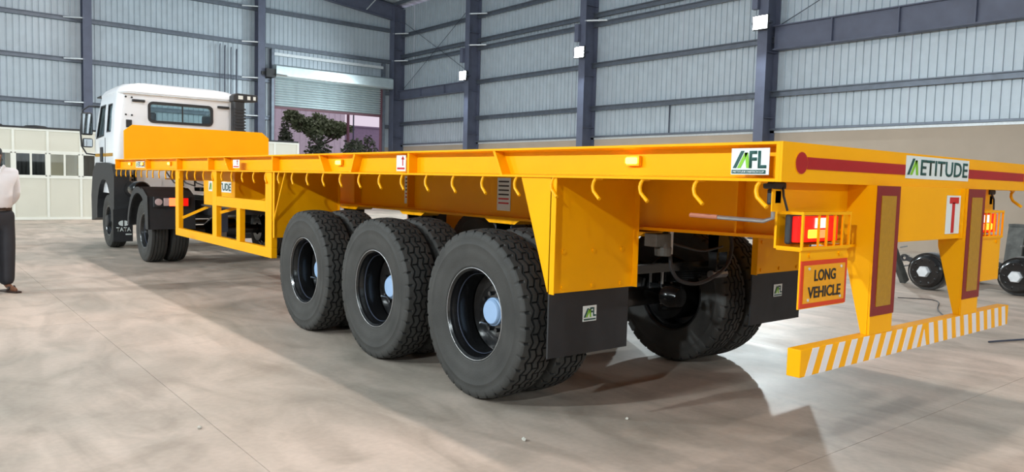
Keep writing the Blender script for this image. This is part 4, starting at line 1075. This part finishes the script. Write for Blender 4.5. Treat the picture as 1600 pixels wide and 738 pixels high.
# cab interior: seats, dashboard, steering wheel
for x in (-.55, .55):
    st = B().box(x - .25, x + .25, 13.75, 14.25, 1.55, 1.75).obj('cab_seat', DASH, tk, bevel=.04); B().box(x - .25, x + .25, 13.68, 13.82, 1.7, 2.36).obj('seat_back', DASH, st, bevel=.04); B().box(x - .13, x + .13, 13.68, 13.77, 2.36, 2.55).obj('headrest', DASH, st, bevel=.03)
B().box(-1.08, 1.08, 14.85, 15.2, 1.5, 2.0).obj('dashboard', DASH, tk, bevel=.04)
b = B(); b.lathe([(.0, .2), (.015, .215), (.0, .23), (-.015, .215)], 'y', (.55, 14.72, 2.08), 28, closed=True); b.obj('steering_wheel', DASH, tk, smooth=True)
ws = B(); ws.v = [(-1.0, 15.33, 2.03), (1.0, 15.33, 2.03), (.98, 15.05, 2.81), (-.98, 15.05, 2.81), (-1.0, 15.325, 2.03), (1.0, 15.325, 2.03), (.98, 15.045, 2.81), (-.98, 15.045, 2.81)]
ws.f = [(0, 1, 2, 3), (7, 6, 5, 4), (0, 4, 5, 1), (1, 5, 6, 2), (2, 6, 7, 3), (3, 7, 4, 0)]; ws.obj('windscreen', GLASSC, tk)
B().box(-1.15, 1.15, 15.3, 15.5, .45, .95).obj('front_bumper', BLKM, tk, bevel=.03); B().box(-.8, .8, 15.33, 15.39, 1.05, 1.7).obj('front_grille', BLKM, tk, bevel=.02)
B().prism([(14.95, 2.86), (14.95, 2.89), (15.3, 2.88), (15.3, 2.86)], 'x', -1.12, 1.12).obj('sun_visor', BLKM, tk)
# wheels: front singles, rear duals
wf_ = make_wheel(tk, (-1.06, 14.08, .5), 'wheel', .5, .275, .135, 'rib', True, disc=-.02, cap=False)
copy_tree(wf_, tk, (1.06, 14.08, .5), PI)
wo = make_wheel(tk, (-1.10, 11.28, .5), 'wheel', .5, .275, .135, 'rib', True, disc=.09, cap=False)
copy_tree(wo, tk, (1.10, 11.28, .5), PI)
wi = make_wheel(tk, (-.785, 11.28, .5), 'wheel', .5, .275, .135, 'rib', False)
copy_tree(wi, tk, (.785, 11.28, .5), PI)
B().lathe([(-.95, 0), (-.95, .07), (-.3, .08), (-.18, .2), (.18, .2), (.3, .08), (.95, .07), (.95, 0)], 'x', (0, 11.28, .5), 28).obj('drive_axle', BLK, tk, smooth='auto')
B().tube([(-.9, 14.08, .46), (.9, 14.08, .46)], .05, 12).obj('front_axle', BLK, tk)
# rear fenders with apron and lamp
for s in (-1, 1):
    b = B(); N = 12; ro, ri = .70, .672
    for k in range(N):
        t0 = math.radians(5 + 150 * k / N); t1 = math.radians(5 + 150 * (k + 1) / N)
        q = [(11.28 + ro * math.cos(t0), .5 + ro * math.sin(t0)), (11.28 + ro * math.cos(t1), .5 + ro * math.sin(t1)), (11.28 + ri * math.cos(t1), .5 + ri * math.sin(t1)), (11.28 + ri * math.cos(t0), .5 + ri * math.sin(t0))]
        b.prism(q, 'x', s * .62, s * 1.30)
        rr = .60
        q2 = [q[0], q[1], (11.28 + rr * math.cos(t1), .5 + rr * math.sin(t1)), (11.28 + rr * math.cos(t0), .5 + rr * math.sin(t0))]
        b.prism(q2, 'x', s * 1.285, s * 1.31)
    fd = b.obj('rear_fender', BLKM, tk)
    ap = B().prism([(10.62, .56), (10.66, 1.06), (10.90, 1.16), (11.02, 1.19), (11.02, 1.165), (10.91, 1.13), (10.69, 1.03), (10.65, .56)], 'x', s * .62, s * 1.31).obj('apron', BLKM, fd)
    B().prism([(10.62, .56), (10.66, 1.06), (10.90, 1.16), (11.02, 1.19), (11.0, 1.1), (10.85, .9), (10.78, .56)], 'x', s * 1.285, s * 1.315).obj('apron_side', BLKM, fd)
    lp = B().box(min(s * .72, s * 1.24), max(s * .72, s * 1.24), 10.59, 10.65, .90, 1.06).obj('tail_lamp', BLKM, tk, bevel=.01)
    for a, c, m_ in ((.74, .90, REDL), (.90, 1.02, REDH), (1.02, 1.10, CLEAR)): B().box(min(s * a, s * c), max(s * a, s * c), 10.575, 10.595, .92, 1.04).obj('lens', m_, lp, bevel=.006)
    B().lathe([(10.572, 0), (10.575, .05), (10.6, .055)], 'y', (s * 1.17, 0, .98), 20).obj('round_lens', CLEAR, lp)
# fifth wheel, air lines, tanks
B().lathe([(1.14, 0), (1.14, .45), (1.2, .46), (1.2, 0)], 'z', (0, 11.2, 0), 32).obj('fifth_wheel', BLK, tk, smooth='auto')
B().lathe([(12.1, 0), (12.1, .26), (12.15, .28), (13.0, .28), (13.05, .26), (13.05, 0)], 'y', (-.82, 0, .72), 28).obj('fuel_tank', BLK, tk, smooth='auto')
B().lathe([(12.3, 0), (12.3, .13), (12.33, .15), (12.95, .15), (12.98, .13), (12.98, 0)], 'y', (-1.0, 0, 1.12), 20).obj('air_tank', BLK, tk, smooth='auto')
B().lathe([(12.0, 0), (12.0, .26), (12.05, .28), (13.0, .28), (13.05, .26), (13.05, 0)], 'y', (.82, 0, .72), 28).obj('air_tank', BLK, tk, smooth='auto')
for k in range(3):
    x = -.35 + .2 * k
    B().tube([(x, 13.35, 1.45), (x + .05, 13.0, 1.25), (x + .1, 12.6, 1.2), (x + .05, 12.45, 1.4)], .014, 8).obj('coiled_air_line', FLAP, tk, smooth=True)
B().box(-.4, .4, 10.12, 10.2, .8, 1.0).obj('rear_cross_member', BLKM, tk)

# ================================================================== THE MAN AT THE PICTURE EDGE
def skin(name, m, parent, joints, edges, radii, root, origin, sub=2):
    me = bpy.data.meshes.new(name); idx = {k: i for i, k in enumerate(joints)}
    me.from_pydata([joints[k] for k in joints], [(idx[a], idx[b]) for a, b in edges], []); me.update()
    o = bpy.data.objects.new(name, me); COL.objects.link(o); o.parent = parent
    o.modifiers.new('skin', 'SKIN')
    sv = me.skin_vertices[0].data if me.skin_vertices else None
    if sv is None:
        bm = bmesh.new(); bm.from_mesh(me); bm.verts.layers.skin.verify(); bm.to_mesh(me); bm.free(); sv = me.skin_vertices[0].data
    for k, i in idx.items():
        r = radii[k]; sv[i].radius = r if isinstance(r, tuple) else (r, r); sv[i].use_root = (k == root)
    s = o.modifiers.new('sub', 'SUBSURF'); s.levels = sub; s.render_levels = sub
    me.materials.append(m)
    bpy.context.view_layer.update()
    dg = bpy.context.evaluated_depsgraph_get(); nm = bpy.data.meshes.new_from_object(o.evaluated_get(dg)); o.modifiers.clear(); o.data = nm
    nm.materials.clear(); nm.materials.append(m)
    for p in nm.polygons: p.use_smooth = True
    return o
pe = empty('person', (-3.40, 8.65, 0), 'man in white shirt and dark trousers standing with hands behind his back', 'person')
pe.rotation_euler = (0, 0, math.radians(22))
J = dict(pel=(0, 0, .92), sp1=(0, -.005, 1.06), sp2=(0, 0, 1.22), chest=(0, .005, 1.34), neck=(0, 0, 1.44), jaw=(0, -.015, 1.515), skull=(0, .0, 1.60), top=(0, .0, 1.655))
E_ = [('pel', 'sp1'), ('sp1', 'sp2'), ('sp2', 'chest'), ('chest', 'neck'), ('neck', 'jaw'), ('jaw', 'skull'), ('skull', 'top')]
Rr = dict(pel=(.11, .085), sp1=(.11, .09), sp2=(.11, .09), chest=(.10, .075), neck=.052, jaw=(.062, .075), skull=(.074, .092), top=(.045, .055))
for s, t in ((1, 'l'), (-1, 'r')):
    J.update({t + 'hip': (s * .095, 0, .86), t + 'knee': (s * .105, -.01, .47), t + 'ank': (s * .11, .02, .09), t + 'ball': (s * .125, -.10, .035), t + 'toe': (s * .13, -.165, .03),
              t + 'sh': (s * .185, .01, 1.36), t + 'elb': (s * .255, .09, 1.09), t + 'wri': (s * .09, .17, .93), t + 'palm': (s * .02, .185, .915)})
    E_ += [('pel', t + 'hip'), (t + 'hip', t + 'knee'), (t + 'knee', t + 'ank'), (t + 'ank', t + 'ball'), (t + 'ball', t + 'toe'), ('chest', t + 'sh'), (t + 'sh', t + 'elb'), (t + 'elb', t + 'wri'), (t + 'wri', t + 'palm')]
    Rr.update({t + 'hip': .07, t + 'knee': .05, t + 'ank': .036, t + 'ball': (.038, .026), t + 'toe': (.03, .018), t + 'sh': .042, t + 'elb': .034, t + 'wri': .029, t + 'palm': (.034, .02)})
    for k in range(5):
        a = (s * (-.02 - .012 * (k % 2)), .19 + .004 * k, .935 - .018 * k); c = (s * (-.06 - .006 * (2 - abs(k - 2))), .185, .93 - .019 * k)
        if k == 0: a, c = (s * .01, .19, .955), (s * -.02, .18, .975)
        J[t + 'f%da' % k] = a; J[t + 'f%db' % k] = c; E_ += [(t + 'palm', t + 'f%da' % k), (t + 'f%da' % k, t + 'f%db' % k)]; Rr[t + 'f%da' % k] = .0095; Rr[t + 'f%db' % k] = .008
skin('body', SKIN, pe, J, E_, Rr, 'pel', None)
# shirt
JS = dict(pel=(0, -.005, .90), sp1=J['sp1'], sp2=J['sp2'], chest=J['chest'], col=(0, .005, 1.45)); ES = [('pel', 'sp1'), ('sp1', 'sp2'), ('sp2', 'chest'), ('chest', 'col')]
RS = dict(pel=(.18, .15), sp1=(.19, .16), sp2=(.19, .155), chest=(.19, .14), col=.075)
for s, t in ((1, 'l'), (-1, 'r')):
    JS.update({t + 'sh': (s * .19, .01, 1.365), t + 'elb': (s * .26, .09, 1.09), t + 'cuf': (s * .12, .155, .955)}); ES += [('chest', t + 'sh'), (t + 'sh', t + 'elb'), (t + 'elb', t + 'cuf')]
    RS.update({t + 'sh': .088, t + 'elb': .07, t + 'cuf': .05})
skin('shirt', SHIRT, pe, JS, ES, RS, 'pel', None)
JT = dict(pel=(0, 0, 1.0), cro=(0, 0, .88)); ET = [('pel', 'cro')]; RT = dict(pel=(.18, .15), cro=(.18, .15))
for s, t in ((1, 'l'), (-1, 'r')):
    JT.update({t + 'hip': (s * .095, 0, .82), t + 'kn': (s * .107, -.01, .47), t + 'hem': (s * .112, .01, .07)}); ET += [('cro', t + 'hip'), (t + 'hip', t + 'kn'), (t + 'kn', t + 'hem')]; RT.update({t + 'hip': .12, t + 'kn': .095, t + 'hem': .085})
skin('trousers', TROUS, pe, JT, ET, RT, 'pel', None)
def pobj(b, name, m, smooth=False):
    me = b.obj(name, m, None, at=(0, 0, 0), smooth=smooth); me.parent = pe; return me
bt = B(); bt.lathe([(.95, .168), (.985, .168)], 'z', (0, 0, 0), 28); bt.v = [(x, y * .83, z) for x, y, z in bt.v]; pobj(bt, 'belt', LEATH)
hr = B().lathe([(1.585, .0801), (1.60, .0835), (1.64, .078), (1.675, .05), (1.685, 0)], 'z', (0, .0, 0), 24); hr.v = [(x, y * 1.2 + .012, z) for x, y, z in hr.v]; pobj(hr, 'hair', HAIR, True)
fc = B(); fc.prism([(-.014, 1.545), (.014, 1.545), (.007, 1.59), (-.007, 1.59)], 'y', -.085, -.118); pobj(fc, 'nose', SKIN, True)
for s in (-1, 1):
    pobj(B().lathe([(0, 0), (0, .022), (.012, .02), (.014, 0)], 'x', (s * .074 - .007, .005, 1.575), 12), 'ear', SKIN, True)
    pobj(B().lathe([(-.094, 0), (-.09, .009), (-.08, .01)], 'y', (s * .03, .006, 1.598), 10), 'eye', BLACKP, True)
    # open collar
    pobj(B().prism([(s * .01, 1.36), (s * .075, 1.45), (s * .055, 1.47), (s * .02, 1.42)], 'y', -.098, -.078), 'collar', SHIRT)
    sd = B().prism([(s * .115 - .045, .10), (s * .115 + .045, .10), (s * .13 + .05, -.08), (s * .135 + .03, -.2), (s * .135 - .03, -.2), (s * .12 - .045, -.08)], 'z', 0, .02); pobj(sd, 'sandal_sole', LEATH)
    pobj(B().tube([(s * .12 - .05, -.07, .015), (s * .12 - .03, -.08, .06), (s * .125 + .02, -.08, .07), (s * .13 + .045, -.07, .015)], .014, 8), 'sandal_strap', LEATH, True)
pobj(B().prism([(-.022, 1.522), (.022, 1.522), (.018, 1.532), (-.018, 1.532)], 'y', -.088, -.094), 'mouth', LEATH)

# ================================================================== LOOSE AXLES AND PARTS BY THE SIDE WALL
def loose_axle(x, y, lab):
    a = empty('loose_axle', (x, y, 0), lab, 'axle', 'spare axles on the floor')
    z = .275
    B().tube([(x + .1, y, z), (x + 1.9, y, z)], .065, 20).obj('axle_tube', BLKM, a, smooth='auto')
    for e, d in ((0, 1), (1.98, -1)):
        X = x + e
        h = B().lathe([(0, .08), (0, .20), (d * .03, .215), (d * .05, .235), (d * .09, .24)], 'x', (X, y, z), 40).obj('wheel_hub', BLK, a, smooth='auto')
        B().lathe([(d * .09, .10), (d * .09, .27), (d * .12, .275), (d * .30, .272), (d * .33, .25), (d * .33, .08)], 'x', (X, y, z), 48).obj('brake_drum', BLK, a, smooth='auto')
        B().lathe([(d * .255, .2735), (d * .255, .277), (d * .315, .277), (d * .315, .26)], 'x', (X, y, z), 48).obj('drum_band', STEEL, a, smooth='auto')
        B().lathe([(-d * .07, 0), (-d * .07, .075), (-d * .055, .085), (d * .01, .088)], 'x', (X, y, z), 6).obj('hub_cap', GALV, a)
        for k in range(10):
            t = 2 * PI * k / 10; B().tube([(X - d * .02, y + .17 * math.cos(t), z + .17 * math.sin(t)), (X + d * .06, y + .17 * math.cos(t), z + .17 * math.sin(t))], .02, 6).obj('wheel_stud', BLK, a)
    b = B().bar((x + .4, y, z + .02), (x + .38, y + .42, z + .14), .03, .07); b.lathe([(-.02, .03), (-.02, .055), (.02, .055), (.02, .03)], 'x', (x + .38, y + .46, z + .15), 16, closed=True)
    b.obj('brake_lever', BLKM, a)
loose_axle(7.45, 3.05, 'spare axle with black drum lying behind the two bumper legs')
loose_axle(8.05, 2.06, 'spare axle with black drum lying beyond the far warning plate carrier')
def hanger_stand(x, y, h, lab):
    t = empty('suspension_hanger', (x, y, 0), lab, 'bracket')
    B().prism([(x - .28, 0), (x + .3, 0), (x + .26, h * .35), (x + .1, h), (x - .06, h), (x - .2, h * .35)], 'y', y - .02, y + .02).obj('web_plate', RUST, t)
    B().prism([(x - .30, 0), (x - .26, 0), (x - .04, h), (x - .10, h)], 'y', y - .12, y + .12).obj('flange', RUST, t)
    B().prism([(x + .28, 0), (x + .33, 0), (x + .13, h), (x + .07, h)], 'y', y - .12, y + .12).obj('flange', RUST, t)
    B().box(x - .12, x + .15, y - .12, y + .12, h - .02, h + .02).obj('top_plate', RUST, t)
    for k in range(3): B().tube([(x - .3, y - .14, .2 + .2 * k), (x - .12, y - .2, .22 + .2 * k)], .015, 8).obj('stud', STEEL, t)
hanger_stand(10.25, 2.75, .93, 'oily grey suspension hanger standing behind the far lamp cage')
tt = empty('spring_torque_arm', (7.75, 3.65, 0), 'grey ribbed torque arm leaning up behind the loose axle', 'torque arm')
B().bar((8.1, 3.6, .02), (7.6, 3.72, .86), .09, .12).obj('arm', RUST, tt, bevel=.01)
for k in range(4): B().bar((7.97 - .09 * k, 3.56, .28 + .15 * k), (8.06 - .09 * k, 3.5, .30 + .15 * k), .02, .02).obj('stud', STEEL, tt)
tag(B().box(12.6, 13.9, 6.9, 7.1, 0, .14).obj('timber_block', BROWNW, at=(13.2, 7, 0), bevel=.01), 'brown timber baulk on the floor at the foot of the side wall', 'timber')
tag(B().box(11.2, 11.8, 7.3, 7.7, 0, .22).box(11.3, 11.7, 7.4, 7.6, .22, .5).obj('parts_crate', DSTEEL, at=(11.5, 7.5, 0), bevel=.01), 'low dark parts crate on the floor seen beside the warning plate', 'crate')
def cable(pts, r, m, lab):
    out = catmull(pts)
    tag(B().tube(out, r, 8).obj('floor_cable', m, at=pts[0], smooth=True), lab, 'cable')
cable([(6.2, 2.85, .012), (6.4, 2.45, .012), (5.6, 2.1, .012), (4.9, 1.75, .012), (4.2, 1.75, .012), (3.6, 1.5, .012)], .006, FLAP, 'thin dark cable on the floor running from the loose axle toward the bumper')
cable([(3.9, .95, .012), (4.8, .7, .012), (5.8, .75, .012), (6.6, .9, .012)], .009, DSTEEL, 'dark grey cable on the floor beyond the far end of the bumper')
# little chips of concrete
for x, y, r, lab in ((-1.60, 1.36, .016, 'tiny green grey chip on the floor in front of the rear wheel'), (-2.98, 2.55, .014, 'tiny pale chip on the floor near the picture corner'), (-.83, 1.3, .012, 'tiny white chip on the floor beside the rear tyre')):
    bm = bmesh.new(); bmesh.ops.create_icosphere(bm, subdivisions=1, radius=r)
    for v in bm.verts: v.co *= random.uniform(.7, 1.25); v.co.z *= .7
    me = bpy.data.meshes.new('stone_chip'); bm.to_mesh(me); bm.free(); me.materials.append(STONE)
    o = bpy.data.objects.new('stone_chip', me); COL.objects.link(o); o.location = (x, y, r * .55); tag(o, lab, 'stone')
